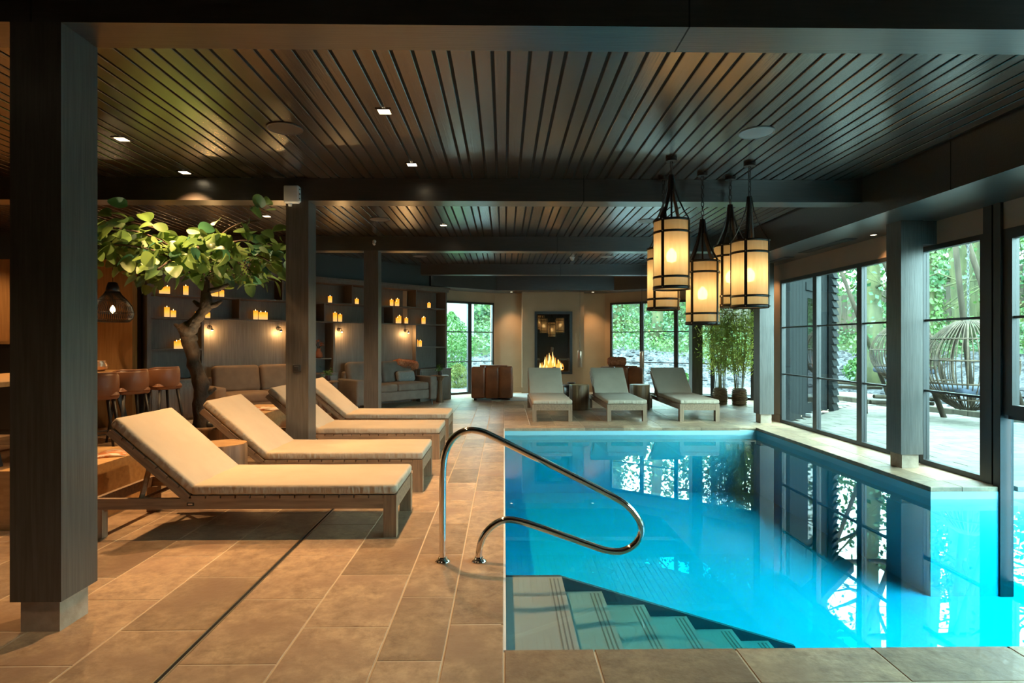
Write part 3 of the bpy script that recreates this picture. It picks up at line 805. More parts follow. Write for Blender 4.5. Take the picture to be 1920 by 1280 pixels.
# ------------------------------------------------------------------ lanterns over the pool
def make_lantern():
    root = empty('pendant_lantern'); root['category'] = 'lantern'; root['group'] = 'parchment pendant lanterns over the pool'
    R, Hh = .168, .66        # origin: centre of the drum bottom
    sh = MB()
    sh.lathe([(R, .012), (R, Hh)], 40, cap=False)
    sh.build('shade', M['shade'], root, True)
    MB().lathe([(.001, .02), (R - .004, .02)], 40, cap=False).build('diffuser', M['shade'], root, True)
    for z, h in ((0, .032), (.105, .022), (Hh - .125, .022), (Hh - .012, .022)):
        b = MB().lathe([(R + .002, z), (R + .008, z), (R + .008, z + h), (R + .002, z + h), (R + .002, z)], 40, cap=False).build('band', M['iron'], root, True)
        for k in range(4):
            a = math.pi / 2 * k + .62
            c = Vector((math.cos(a), math.sin(a), 0))
            MB().tube([c * (R + .012) + Vector((0, 0, z + h / 2)), c * (R + .024) + Vector((0, 0, z + h / 2))], .006, 6).build('rivet', M['steel'], b)
    for k in range(4):
        a = math.pi / 2 * k + .62
        rot = Matrix.Rotation(a, 4, 'Z')
        MB().box(R + .008, R + .013, -.014, .014, 0, Hh + .008, rot).build('strap', M['iron'], root)
        # curved strap sweeping up to the stem
        prof = [(R + .01, Hh), (R * .74, Hh + .09), (R * .44, Hh + .20), (R * .20, Hh + .32), (.016, Hh + .45)]
        cs = MB()
        vs = []
        for r, z in prof:
            for s in (-1, 1):
                for t in (0, .005):
                    vs.append(rot @ Vector((r + t, s * .017, z)))
        fs = []
        for i in range(len(prof) - 1):
            b0, b1 = i * 4, i * 4 + 4
            fs += [(b0, b0 + 2, b1 + 2, b1), (b0 + 1, b1 + 1, b1 + 3, b0 + 3), (b0, b1, b1 + 1, b0 + 1), (b0 + 2, b0 + 3, b1 + 3, b1 + 2)]
        cs.add(vs, fs).build('curved_strap', M['iron'], root, True)
    MB().tube([(0, 0, Hh + .30), (0, 0, Hh + .45)], .014, 10).build('stem', M['iron'], root)
    bl = MB().lathe([(.012, .40), (.045, .36), (.052, .32), (.04, .275), (.001, .262)], 18).build('bulb', M['bulb'], root, True)
    MB().tube([(0, 0, .40), (0, 0, Hh + .30)], .010, 8).build('lamp_holder', M['iron'], root)
    return root
lantern0 = make_lantern()
def place_lantern(o, x, y, zb, rz, label):
    o.location = (x, y, zb); o.rotation_euler = (0, 0, rz); o['label'] = label
    zt = 3.168 - zb; z0 = .66 + .45
    MB().lathe([(.055, zt - .028), (.055, zt)], 24).build('canopy', M['iron'], o, False)
    ch = MB(); n = max(2, int((zt - .03 - z0) / .045)); st_ = (zt - .03 - z0) / n
    for k in range(n):
        c = z0 + st_ * (k + .5); hl = st_ * .62
        pts = []
        for q in range(12):
            a = 2 * math.pi * q / 12
            u, v = .014 * math.cos(a), hl * math.sin(a)
            pts.append((u, 0, c + v) if k % 2 else (0, u, c + v))
        ch.tube(pts, .0042, 5, closed=True)
    ch.build('chain', M['iron'], o)
    light('lantern_glow', 'POINT', 19, (1, .70, .36), (0, 0, .32), o, size=.05)
    return o
LS = [(1.62, 5.48, 1.90, .2, 'highest parchment pendant lantern, in front of the others toward the camera'),
      (2.09, 5.96, 1.575, .0, 'lowest parchment pendant lantern, hanging in the middle of the cluster'),
      (2.44, 5.62, 1.73, .35, 'parchment pendant lantern at the window side of the cluster, in front'),
      (1.72, 6.12, 1.735, .15, 'parchment pendant lantern half hidden behind the highest lantern'),
      (2.44, 6.10, 1.765, .1, 'parchment pendant lantern half hidden behind the window side lantern')]
for i, a in enumerate(LS):
    o = lantern0 if i == 0 else None
    if i == 0: src = [c for c in lantern0.children]
    if i > 0:
        o = lantern0.copy(); COL.objects.link(o)
        for ch in src:
            copy_tree(ch, o)
    place_lantern(o, *a)

# slim tube pendants near the fireplace
def tube_pendant(x, y, zb, label):
    t = empty('tube_pendant', (x, y, zb), 0, label, 'pendant lamp', 'slim tube pendants')
    MB().lathe([(.048, 0), (.048, .34), (.044, .35), (.006, .36)], 24).build('shade', M['copper'], t, True)
    MB().tube([(0, 0, .35), (0, 0, 3.168 - zb - .02)], .003, 5).build('cord', M['frame'], t)
    MB().lathe([(.05, 3.168 - zb - .02), (.05, 3.168 - zb)], 20).build('canopy', M['frame'], t)
tube_pendant(1.59, 11.9, .86, 'slim metal tube pendant hanging in front of the fireplace breast')
tube_pendant(2.93, 12.05, .84, 'slim metal tube pendant hanging in front of the wide garden window')

# ------------------------------------------------------------------ sun loungers
def make_lounger():
    r = empty('sun_lounger'); r['category'] = 'sun lounger'
    W = .35; LT = 2.17
    for sy in (-1, 1):
        MB().box(0, .093, sy * W - (.07 if sy > 0 else 0), sy * W + (.07 if sy < 0 else 0), 0, .302).build('leg', M['teak_y'], r)
        MB().box(LT - .085, LT, sy * W - (.06 if sy > 0 else 0), sy * W + (.06 if sy < 0 else 0), 0, .206).build('leg', M['teak_y'], r)
        y0 = sy * W - (.032 if sy > 0 else 0)
        MB().box(.093, LT, y0, y0 + .032, .206, .282).build('side_rail', M['teak'], r)
    MB().box(.004, .036, -W + .07, W - .07, .195, .302).build('foot_rail', M['teak'], r)
    MB().box(LT - .034, LT, -W + .032, W - .032, .206, .282).build('head_rail', M['teak'], r)
    n = 13; L_ = 1.46 - .093
    for k in range(n):
        a = .093 + L_ * k / n
        MB().box(a + .005, a + L_ / n - .005, -W - .001, W + .001, .280, .302).build('slat', M['teak'], r)
    # seat cushion
    rbox('seat_cushion', (1.462, .70, .074), .022, M['cushion'], r, (.732, 0, .340), (0, 0, 0), 3, .006, 6, .0016, 3)
    # reclining back
    th = math.radians(41)
    bk = empty('backrest', (1.47, 0, .290), 0); bk.parent = r; bk.rotation_euler = (0, -th, 0)
    for sy in (-1, 1):
        y0 = sy * W - (.034 if sy > 0 else 0)
        MB().box(0, .74, y0, y0 + .034, -.045, -.005).build('back_rail', M['teak'], bk)
    for k in range(7):
        MB().box(.004 + k * .105, .004 + k * .105 + .099, -W, W, -.005, .012).build('back_slat', M['teak'], bk)
    rbox('back_cushion', (.77, .69, .074), .022, M['cushion'], bk, (.385, 0, .051), (0, 0, 0), 3, .007, 5, .0016, 4)
    for sy in (-1, 1):
        MB().tube([(1.47 + .30, sy * .30, .535), (1.84, sy * .30, .262)], .018, 6).build('prop_strut', M['teak'], r)
    MB().tube([(1.84, -.31, .262), (1.84, .31, .262)], .014, 6).build('prop_bar', M['teak'], r)
    pl = MB().box(1.435, 1.485, W, W + .004, .232, .254).build('name_plate', M['frame'], r)
    MB().box(1.445, 1.475, W + .004, W + .0055, .238, .248).build('plate_inlay', M['steel'], pl)
    return r
lg0 = make_lounger()
LG = [(-.77, 4.43, math.pi, 'sun lounger with tan cushion nearest the camera, beside the big pillar', 'loungers along the pool edge'),
      (-.755, 5.64, math.pi, 'tan cushioned sun lounger in the pool side row, second from the camera', 'loungers along the pool edge'),
      (-.765, 7.11, math.pi, 'tan cushioned sun lounger in the pool side row, third from the camera', 'loungers along the pool edge'),
      (-.785, 8.42, math.pi, 'tan cushioned sun lounger in the pool side row, farthest from the camera', 'loungers along the pool edge'),
      (.845, 9.92, math.pi / 2, 'sun lounger facing the pool directly in front of the fire', 'loungers at the far pool end'),
      (2.155, 9.92, math.pi / 2, 'sun lounger facing the pool between the two log stump tables', 'loungers at the far pool end'),
      (3.43, 9.92, math.pi / 2, 'sun lounger facing the pool nearest the bamboo baskets', 'loungers at the far pool end')]
for i, (x, y, a, lab, grp) in enumerate(LG):
    o = lg0 if i == 0 else copy_tree(lg0)
    o.location = (x, y, 0); o.rotation_euler = (0, 0, a); o['label'] = lab; o['group'] = grp

# ------------------------------------------------------------------ handrail
RP = [(-.391, 0.0), (-.391, .517), (-.387, .636), (-.364, .727), (-.313, .802), (-.235, .839), (-.143, .829), (-.068, .794), (.699, .411), (.802, .342),
      (.871, .249), (.884, .178), (.847, .103), (.761, .055), (.665, .059), (.563, .094), (.187, .229), (.068, .263), (-.007, .264), (-.078, .226),
      (-.136, .159), (-.16, .074), (-.16, .0)]
def smooth_path(P, it=3):
    P = [Vector(p) for p in P]
    for _ in range(it):
        Q = [P[0]]
        for a, b in zip(P[:-1], P[1:]):
            Q += [a * .75 + b * .25, a * .25 + b * .75]
        Q.append(P[-1]); P = Q
    return P
hr = empty('pool_handrail', (0, 3.63, 0), 0, 'polished steel looped handrail at the pool steps', 'handrail')
MB().tube(smooth_path([(x, 0, z) for x, z in RP], 3), .0215, 16).build('rail', M['chrome'], hr, True)
for fx in (-.391, -.16):
    f = MB().lathe([(.048, 0), (.048, .006), (.030, .014), (.024, .03)], 24).build('flange', M['chrome'], hr, True, loc=(fx, 0, 0))
    for k in range(3):
        a = 2.1 * k
        MB().lathe([(.006, .006), (.006, .012)], 8).build('screw', M['steel'], f, loc=(.038 * math.cos(a), .038 * math.sin(a), 0))

# ------------------------------------------------------------------ log stump tables
def stump(x, y, h, r, label, seed):
    t = empty('stump_table', (x, y, 0), 0, label, 'side table', 'log stump side tables')
    rr = random.Random(seed); seg = 40
    ph = [rr.uniform(0, 6.28) for _ in range(4)]
    def rad(a, z): return r * (1 + .03 * math.sin(3 * a + ph[0]) + .02 * math.sin(7 * a + ph[1]) + .012 * math.sin(15 * a + ph[2] + z * 2))
    vs = []; fs = []
    zs = [0, .01, h * .4, h * .75, h - .012, h]
    for zi, z in enumerate(zs):
        k = .97 if zi in (0, len(zs) - 1) else 1
        for q in range(seg):
            a = 2 * math.pi * q / seg; R_ = rad(a, z) * k
            vs.append((R_ * math.cos(a), R_ * math.sin(a), z))
    for i in range(len(zs) - 1):
        for q in range(seg):
            q2 = (q + 1) % seg; fs.append((i * seg + q, i * seg + q2, (i + 1) * seg + q2, (i + 1) * seg + q))
    fs.append(tuple(range(seg))[::-1])
    b = MB().add(vs, fs).build('trunk_body', M['stump'], t, True)
    tp = [(rad(2 * math.pi * q / seg, h) * .97 * math.cos(2 * math.pi * q / seg), rad(2 * math.pi * q / seg, h) * .97 * math.sin(2 * math.pi * q / seg), h) for q in range(seg)]
    lo = [(a * .99, b_ * .99, h - .01) for a, b_, _ in tp]
    MB().add(lo + tp, [tuple(range(seg, 2 * seg))] + [(q, (q + 1) % seg, seg + (q + 1) % seg, seg + q) for q in range(seg)]).build('sawn_top', M['stumptop'], t)
stump(1.555, 11.75, .51, .205, 'log stump table beside the lounger in front of the fire', 1)
stump(2.82, 11.75, .51, .205, 'log stump table beside the lounger nearest the bamboo', 2)
stump(-2.47, 5.02, .51, .20, 'log stump table between the two nearest tan loungers', 3)

# ------------------------------------------------------------------ oak block tables and magazines
def block_table(x0, x1, y0, y1, h, label):
    t = empty('block_table', ((x0 + x1) / 2, (y0 + y1) / 2, 0), 0, label, 'coffee table', 'solid oak block tables')
    a, b = (x1 - x0) / 2, (y1 - y0) / 2
    MB().tile(-a, a, -b, b, h - .06, h, .004).build('top', M['oak'], t)
    for sx in (-1, 1):
        MB().box(sx * a - (.05 if sx > 0 else 0), sx * a + (.05 if sx < 0 else 0), -b, b, 0, h - .06).build('side_panel', M['oak'], t)
    for sy in (-1, 1):
        MB().box(-a + .05, a - .05, sy * b - (.05 if sy > 0 else 0), sy * b + (.05 if sy < 0 else 0), 0, h - .06).build('end_panel', M['oak'], t)
block_table(-3.76, -3.17, 4.27, 5.25, .44, 'solid oak block table by the big pillar')
block_table(-3.78, -3.2, 7.55, 8.75, .44, 'solid oak block table behind the tree and third lounger')
def magazine(x, y, z, rz, label, curl=.02, m='paper'):
    o = empty('magazine', (x, y, z), rz, label, 'magazine', 'open magazines')
    vs = []; n = 8
    for k in range(n + 1):
        u = -1 + 2 * k / n; zz = curl * (abs(u) * (1 - abs(u)) * 4) + .004
        for v in (-.14, .14): vs += [(u * .21, v, zz), (u * .21, v, 0)]
    fs = []
    for k in range(n):
        a, b = k * 4, k * 4 + 4
        fs += [(a, b, b + 2, a + 2), (a + 1, a + 3, b + 3, b + 1), (a, a + 1, b + 1, b), (a + 2, b + 2, b + 3, a + 3)]
    fs += [(0, 2, 3, 1), (n * 4, n * 4 + 1, n * 4 + 3, n * 4 + 2)]
    MB().add(vs, fs).build('pages', M[m], o, True)
magazine(-3.42, 4.82, .44, .5, 'open magazine on the oak block table by the big pillar')
magazine(-3.38, 8.12, .44, -.3, 'open magazine on the oak block table behind the tree')

# ------------------------------------------------------------------ built-in shelving on the angled wall
UN = empty('shelving_unit', UO, UANG, 'built-in grey brown shelving wall with candles and panelled sofa niches', 'shelves')
# local x runs along the wall away from the window, local y points into the room
D0 = -.385
def ub(name, s0, s1, t0, t1, z0, z1, m='unit'): return MB().box(s0, s1, t0, t1, z0, z1).build(name, M[m], UN)
Z1, Z2, Z3, ZC, SE = 2.205, 1.815, 1.275, .755, 6.36
ub('back_panel', .02, SE - .02, D0, D0 + .02, 0, 2.62)
ub('end_panel', 0, .045, D0 + .02, 0, 0, 2.60); ub('end_panel', SE - .06, SE, D0 + .02, 0, 0, 2.60)
cn = ub('cornice', -.03, SE + .03, D0, .035, 2.60, 2.66); ub('cornice', -.05, SE + .05, D0, .06, 2.66, 2.71)
ub('shelf', .045, SE - .06, D0 + .02, -.004, Z1 - .028, Z1); ub('shelf', .045, SE - .06, D0 + .02, -.004, Z2 - .028, Z2)
ub('shelf', .045, .90, D0 + .02, -.004, Z3 - .028, Z3); ub('shelf', 5.53, SE - .06, D0 + .02, -.004, Z3 - .028, Z3)
ub('shelf', 3.03, 3.55, D0 + .02, -.06, 1.035, 1.055)
for s in (2.58, .91, 4.08): ub('divider', s - .014, s + .014, D0 + .02, -.004, Z1, 2.60)
for s in (3.21, 1.55, 4.88): ub('divider', s - .014, s + .014, D0 + .02, -.004, Z2, Z1 - .028)
for s in (.91, 3.0, 3.95, 5.51): ub('divider', s - .02, s + .02, D0 + .02, -.004, 0, Z2 - .028)
ub('niche_panel', .93, 2.98, -.16, -.14, 0, Z2 - .028, 'unit_panel'); ub('niche_panel', 3.97, 5.49, -.16, -.14, 0, Z2 - .028, 'unit_panel')
for a, b_ in ((-.02, .92), (2.99, 3.96), (5.50, SE)):
    ub('base_cabinet', a + .005, b_ - .005, D0 + .02, .14, 0, ZC - .03); ub('base_top', a, b_, D0 + .02, .16, ZC - .03, ZC)
    m_ = (a + b_) / 2
    for c, d in ((a + .03, m_ - .008), (m_ + .008, b_ - .03)):
        dd = ub('cabinet_door', c, d, .14, .158, .10, ZC - .06)
        MB().box(c + .07, d - .07, .158, .162, .17, ZC - .13).build('door_panel', M['unit_panel'], dd)

def upos(s, t, z): x, y = uw(s, t); return (x, y, z)
# candles: (s, t, shelf, height, label)
CD = [(6.10, -.17, Z1, .118, 'shorter candle of the pair at the bar end of the top shelf'),
      (6.015, -.19, Z1, .137, 'taller candle of the pair at the bar end of the top shelf'),
      (5.73, -.18, Z1, .167, 'tall single candle on the top shelf just beside the tree trunk'),
      (5.31, -.15, Z1, .125, 'candle on the top shelf peeking out behind the low leaves, nearest the trunk'),
      (5.225, -.22, Z1, .116, 'candle on the top shelf behind the low leaves, middle of three'),
      (5.145, -.16, Z1, .126, 'candle on the top shelf behind the low leaves, farthest from the trunk'),
      (6.02, -.19, Z2, .173, 'taller candle of the pair at the bar end of the second shelf'),
      (5.93, -.16, Z2, .119, 'shorter candle of the pair at the bar end of the second shelf'),
      (5.54, -.18, Z2, .113, 'short candle on the second shelf at the bar side of the trunk'),
      (5.375, -.18, Z2, .105, 'short candle on the second shelf half hidden by the trunk'),
      (4.53, -.18, Z2, .172, 'tall candle beside two shorter ones on the second shelf above the brown sofa'),
      (4.435, -.17, Z2, .147, 'middle candle of three on the second shelf above the brown sofa'),
      (4.35, -.17, Z2, .147, 'candle of three on the second shelf closest to the dark pillar'),
      (5.885, -.14, Z3, .129, 'shorter front candle on the low shelf beside the trunk'),
      (5.80, -.24, Z3, .150, 'taller back candle on the low shelf beside the trunk'),
      (3.0, -.18, Z1, .140, 'single candle on the top shelf just past the second pillar'),
      (2.37, -.18, Z1, .121, 'single candle on the top shelf touching the third pillar in view'),
      (1.465, -.2, Z1, .150, 'candle in the cluster of three on the top shelf, nearest the third pillar'),
      (1.385, -.12, Z1, .110, 'short front candle in the cluster of three on the top shelf'),
      (1.305, -.2, Z1, .177, 'tallest candle in the cluster of three on the top shelf'),
      (.41, -.18, Z1, .128, 'single candle on the top shelf closest to the garden window'),
      (2.885, -.18, Z2, .190, 'taller candle of the pair above the wall lamp between the pillars'),
      (2.77, -.18, Z2, .158, 'shorter candle of the pair above the wall lamp between the pillars'),
      (1.345, -.14, Z2, .128, 'short front candle of the second shelf cluster above the taupe sofa'),
      (1.25, -.2, Z2, .178, 'tall candle of the second shelf cluster above the taupe sofa'),
      (1.08, -.17, Z2, .130, 'lone short candle on the second shelf next to the taupe sofa cluster'),
      (.62, -.13, Z2, .150, 'front candle of the overlapping pair on the second shelf near the window'),
      (.55, -.2, Z2, .172, 'back candle of the overlapping pair on the second shelf near the window'),
      (.79, -.18, Z3, .170, 'taller candle of the pair on the low shelf by the window'),
      (.675, -.18, Z3, .145, 'shorter candle of the pair on the low shelf by the window')]
wax_cache = {}
for s, t, z, h, lab in CD:
    c = empty('candle', upos(s, t, z), 0, lab, 'candle', 'glowing candles on the shelves')
    r = .041
    if h not in wax_cache:
        o = MB().lathe([(r, 0), (r, h), (r - .006, h), (r - .012, h - .012), (.001, h - .014)], 20, cap=False).build('wax', M['wax'], c, True)
        w_ = MB().lathe([(.001, h - .012), (.007, h + .002), (.005, h + .012), (.001, h + .026)], 8, cap=False).build('flame', M['tinyflame'], c, True)
        wax_cache[h] = (o.data, w_.data)
    else:
        for nm, me in zip(('wax', 'flame'), wax_cache[h]):
            link(bpy.data.objects.new(nm, me), c)

# wall lamps in the sofa niches
def wall_lamp(s, label, watts=11):
    w = empty('wall_lamp', upos(s, -.13, 1.60), UANG, label, 'wall lamp', 'small niche wall lamps')
    MB().lathe([(.035, 0), (.035, .015)], 16).build('wall_plate', M['iron'], w, loc=(0, -.01, .05), rot=(-math.pi / 2, 0, 0))
    MB().tube([(0, 0, .05), (0, .06, .08), (0, .12, .06), (0, .13, .02)], .006, 6).build('arm', M['iron'], w, True)
    MB().lathe([(.014, .03), (.034, .0), (.030, .0), (.012, .026)], 16, cap=False).build('shade', M['iron'], w, True, loc=(0, .13, 0))
    MB().lathe([(.001, -.012), (.016, -.004), (.018, .006), (.01, .02)], 12).build('bulb', M['bulb'], w, True, loc=(0, .13, -.002))
    light('wall_lamp_glow', 'POINT', watts, (1, .58, .22), (0, .13, -.03), w, size=.02)
wall_lamp(5.36, 'glowing wall lamp beside the tree trunk above the brown sofa')
wall_lamp(4.12, 'glowing wall lamp hidden beside the second pillar above the brown sofa')
wall_lamp(2.83, 'glowing wall lamp between the second and third pillars')
wall_lamp(1.14, 'glowing wall lamp above the rust throw on the taupe sofa')

# vase of dried flowers in the dark middle alcove
vs_ = empty('flower_jug', upos(3.27, -.15, 1.055), 0, 'terracotta jug of dried flowers in the dark shelf alcove', 'vase')
MB().lathe([(.05, 0), (.085, .03), (.075, .10), (.035, .17), (.04, .20), (.032, .20)], 20).build('jug', M['terracotta'], vs_, True)
tw = MB(); rr = random.Random(5); tips = []
for k in range(9):
    a = rr.uniform(0, 6.28); q = (.07 * math.cos(a), .07 * math.sin(a), .30 + rr.uniform(-.04, .06)); tips.append(q)
    tw.tube([(0, 0, .16), (q[0] * .5, q[1] * .5, .25), q], .003, 5)
tw.build('twigs', M['bark'], vs_)
leaf_mass('dried_petals', [Vector(q) + Vector((rr.gauss(0, .012), rr.gauss(0, .012), rr.gauss(0, .012))) for q in tips for _ in range(9)],
          [(rr.gauss(0, 1), rr.gauss(0, 1), rr.gauss(0, 1)) for _ in range(81)], [.03] * 81, M['fur'], vs_)['kind'] = 'stuff'

# ------------------------------------------------------------------ sofas (in the unit's frame)
def sofa(s, m, label, width=2.0):
    f = empty('sofa', upos(s, .42, 0), UANG, label, 'sofa')
    h = width / 2
    rbox('base', (width - .36, .80, .20), .03, M[m], f, (0, .02, .255))
    for sx in (-1, 1):
        rbox('arm', (.18, .88, .50), .03, M[m], f, (sx * (h - .09), .02, .38))
        rbox('seat_cushion', ((width - .38) / 2, .70, .17), .05, M[m], f, (sx * (width - .38) / 4, .08, .425), seg=4, puff=.02, cuts=4)
        rbox('back_cushion', ((width - .38) / 2 - .01, .20, .50), .075, M[m], f, (sx * (width - .38) / 4, -.27, .72), (math.radians(12), 0, math.radians(rnd.uniform(-2, 2))), seg=4)
        for sy in (-1, 1):
            MB().tube([(sx * (h - .10), sy * .38, .15), (sx * (h - .08), sy * .40, 0)], [.014, .010], 8).build('leg', M['frame'], f)
    rbox('backrest', (width - .30, .14, .62), .04, M[m], f, (0, -.36, .46))
    return f
sofa(4.60, 'sofa2', 'brown velvet sofa under the shelves behind the tree trunk')
sofa(2.0, 'sofa', 'taupe velvet sofa under the shelves behind the third pillar')
def pillow(name, s, t, z, size, m, rot, label, cat='cushion', fur=False):
    p = empty(name, upos(s, t, z), UANG, label, cat)
    rbox('cover', size, min(size) * .42, M[m], p, (0, 0, 0), rot, seg=4, wr=.004, cuts=3, seed=3)
    return p
pillow('cushion', 1.48, .36, .63, (.46, .14, .24), 'greyfab', (math.radians(20), 0, 0), 'grey chenille lumbar cushion on the taupe sofa')
thr = empty('fur_throw', upos(1.30, .10, .84), UANG, 'rust fur throw draped over the taupe sofa corner', 'throw')
rbox('fur_body', (.62, .30, .18), .08, M['fur'], thr, (0, 0, .03), (math.radians(14), math.radians(-8), 0), seg=4, cuts=5, wr=.016, seed=9)
pt = []; nn = []
rr = random.Random(4)
for k in range(1500):
    u = Vector((rr.gauss(0, 1), rr.gauss(0, 1), rr.gauss(0, 1))).normalized()
    pt.append((u.x * .33, u.y * .17, .03 + u.z * .115)); nn.append((rr.gauss(0, 1), rr.gauss(0, 1), rr.gauss(0, 1)))
leaf_mass('fur_tufts', pt, nn, [rr.uniform(.03, .06) for _ in pt], M['fur'], thr, aspect=.25)['kind'] = 'stuff'

# pedestal side tables with little plants
def pedestal(s, t, z, label, plabel, seed):
    p = empty('pedestal_table', upos(s, t, 0), UANG, label, 'side table', 'wooden pedestal side tables')
    MB().lathe([(.09, 0), (.085, .02), (.06, .2), (.05, z - .14), (.11, z - .05), (.15, z - .03)], 20).build('pedestal', M['stump'], p, True)
    MB().lathe([(.20, z - .03), (.205, z - .015), (.20, z)], 28).build('table_top', M['stump'], p, True)
    q = empty('potted_plant', upos(s, t, z), 0, plabel, 'plant', 'small potted plants')
    MB().lathe([(.045, 0), (.06, .04), (.045, .10), (.05, .11), (.04, .11)], 18).build('pot', M['ceramic'], q, True)
    rr = random.Random(seed)
    pts = [(rr.gauss(0, .05), rr.gauss(0, .05), .16 + rr.gauss(0, .04)) for _ in range(70)]
    sm = MB()
    for k in range(6): sm.tube([(0, 0, .09), (pts[k][0], pts[k][1], pts[k][2])], .003, 5)
    sm.build('stems', M['shrub'], q)
    leaf_mass('foliage', pts, [(rr.gauss(0, 1), rr.gauss(0, 1), .6 + rr.random()) for _ in pts], [rr.uniform(.03, .06) for _ in pts], M['shrub'], q)['kind'] = 'stuff'
pedestal(3.37, .42, .62, 'wooden pedestal table between the two sofas', 'small green plant on the table between the sofas', 2)
pedestal(.62, .50, .62, 'wooden pedestal table between taupe sofa and garden window', 'small green plant on the table next to the garden window', 3)

# ------------------------------------------------------------------ leather armchairs
def armchair(x, y, rz, label, seed):
    a = empty('leather_armchair', (x, y, 0), rz, label, 'armchair', 'brown leather cube armchairs')
    for k in (-1, 0, 1):     # back seen from behind in three stitched panels
        rbox('back_panel', (.335, .20, .76), .05, M['leather'], a, (k * .327, -.38, .43), seg=4, cuts=3, wr=.003, seed=seed + k)
    for sx in (-1, 1):
        rbox('arm', (.21, .80, .58), .07, M['leather'], a, (sx * .40, .06, .34), seg=4, cuts=3, wr=.003, seed=seed + 5)
    rbox('seat_cushion', (.60, .72, .22), .07, M['leather'], a, (0, .12, .40), seg=4, puff=.02, cuts=3)
    rbox('seat_base', (.62, .78, .24), .03, M['leather'], a, (0, .04, .17))
    rbox('top_flap', (.66, .26, .04), .018, M['leather'], a, (.04, -.36, .82), (0, math.radians(1.2), 0), seg=3)
    for sx in (-1, 1):
        for sy in (-1, 1): MB().box(sx * .40 - .03, sx * .40 + .03, sy * .36 - .03, sy * .36 + .03, 0, .06).build('foot', M['blackmetal'], a)
    return a
armchair(-.285, 13.95, 0, 'brown leather armchair with its back turned, beside the small garden window', 1)
armchair(2.86, 13.75, math.radians(-14), 'brown leather armchair behind the middle far lounger', 20)
fp = empty('fur_pillow', (2.66, 13.38, .93), math.radians(-10), 'rust fur pillow on top of the leather armchair', 'cushion')
rbox('pillow_core', (.42, .16, .20), .075, M['fur'], fp, seg=4, cuts=4, wr=.01)
pt = []; nn = []
for k in range(1600):
    u = Vector((rr.gauss(0, 1), rr.gauss(0, 1), rr.gauss(0, 1))).normalized()
    e_ = [math.copysign(abs(c) ** .6, c) for c in u]
    pt.append((e_[0] * .215, e_[1] * .085, e_[2] * .105)); nn.append((rr.gauss(0, 1), rr.gauss(0, 1), rr.gauss(0, 1)))
leaf_mass('fur_tufts', pt, nn, [rr.uniform(.03, .055) for _ in pt], M['fur'], fp, aspect=.25)['kind'] = 'stuff'
rg = empty('rug', (.55, 14.3, 0), 0, 'pale rug on the floor in front of the fireplace', 'rug')
MB().tile(-.85, .95, -.95, .95, .001, .014, .005).build('pile', M['rug'], rg)
dt = empty('drum_table', (1.70, 14.55, 0), 0, 'low dark drum table in front of the fireplace', 'side table')
MB().lathe([(.17, .0), (.17, .27)], 24).build('drum', M['iron'], dt, True); MB().lathe([(.22, .27), (.23, .285), (.22, .30)], 28).build('tray_top', M['blackmetal'], dt, True)
bk_ = empty('ornament_bowl', (1.72, 14.5, .30), 0, 'dark bowl on the low drum table', 'bowl')
MB().lathe([(.04, 0), (.10, .04), (.11, .06), (.10, .06), (.035, .012)], 20, cap=True).build('bowl_body', M['ceramic'], bk_, True)

# ------------------------------------------------------------------ fireplace
fpz = empty('fireplace', (1.335, 15.35, .52), 0, 'tall black framed glass fireplace with burning fire', 'fireplace')
for nm, b_ in (('frame_side', (-.51, -.44, -.03, .02, 0, 1.69)), ('frame_side', (.44, .51, -.03, .02, 0, 1.69)), ('frame_top', (-.44, .44, -.03, .02, 1.62, 1.69)), ('frame_bottom', (-.44, .44, -.03, .02, 0, .07))):
    MB().box(*b_).build(nm, M['frame'], fpz)
fb = MB(); fb.box(-.46, .46, .36, .38, .05, 1.64); fb.box(-.46, -.445, .02, .36, .05, 1.64); fb.box(.445, .46, .02, .36, .05, 1.64); fb.box(-.46, .46, .02, .36, .05, .07); fb.box(-.46, .46, .02, .36, 1.62, 1.64)
fb.build('firebox', M['black'], fpz)
M['fireglass'] = glassy('coated_fire_glass', .20, (.9, .9, .9), 0, .7)
MB().box(-.44, .44, -.004, .002, .07, 1.62).build('glass_front', M['fireglass'], fpz)
rr = random.Random(12)
for k in range(5):
    a = rr.uniform(-.4, .4); c = Vector((-.12 + .06 * k, .18 + .02 * (k % 2), .12 + .02 * (k % 3)))
    dv = Vector((math.cos(a) * .17, math.sin(a) * .08, rr.uniform(-.02, .05)))
    MB().tube([c - dv, c, c + dv], [.03, .035, .03], 9).build('log', M['log'], fpz, True)
for k in range(24):
    x = -.34 + .60 * k / 23; h = .14 + .36 * math.exp(-((x + .05) / .22) ** 2) * rr.uniform(.6, 1.1)
    y = .18 + rr.uniform(-.07, .07); w_ = rr.uniform(.030, .05); sw_ = rr.uniform(-.06, .06)
    pts = [(x, y, .10), (x + sw_ * .2, y, .10 + h * .25), (x + sw_ * .7, y, .10 + h * .6), (x + sw_ * .5, y, .10 + h)]
    MB().tube(pts, [w_ * .5, w_, w_ * .55, .002], 8).build('flame', M['flame2' if k % 3 == 0 else 'flame'], fpz, True)
light('fire_glow', 'POINT', 14, (1, .45, .12), (0, .18, .26), fpz, size=.08)

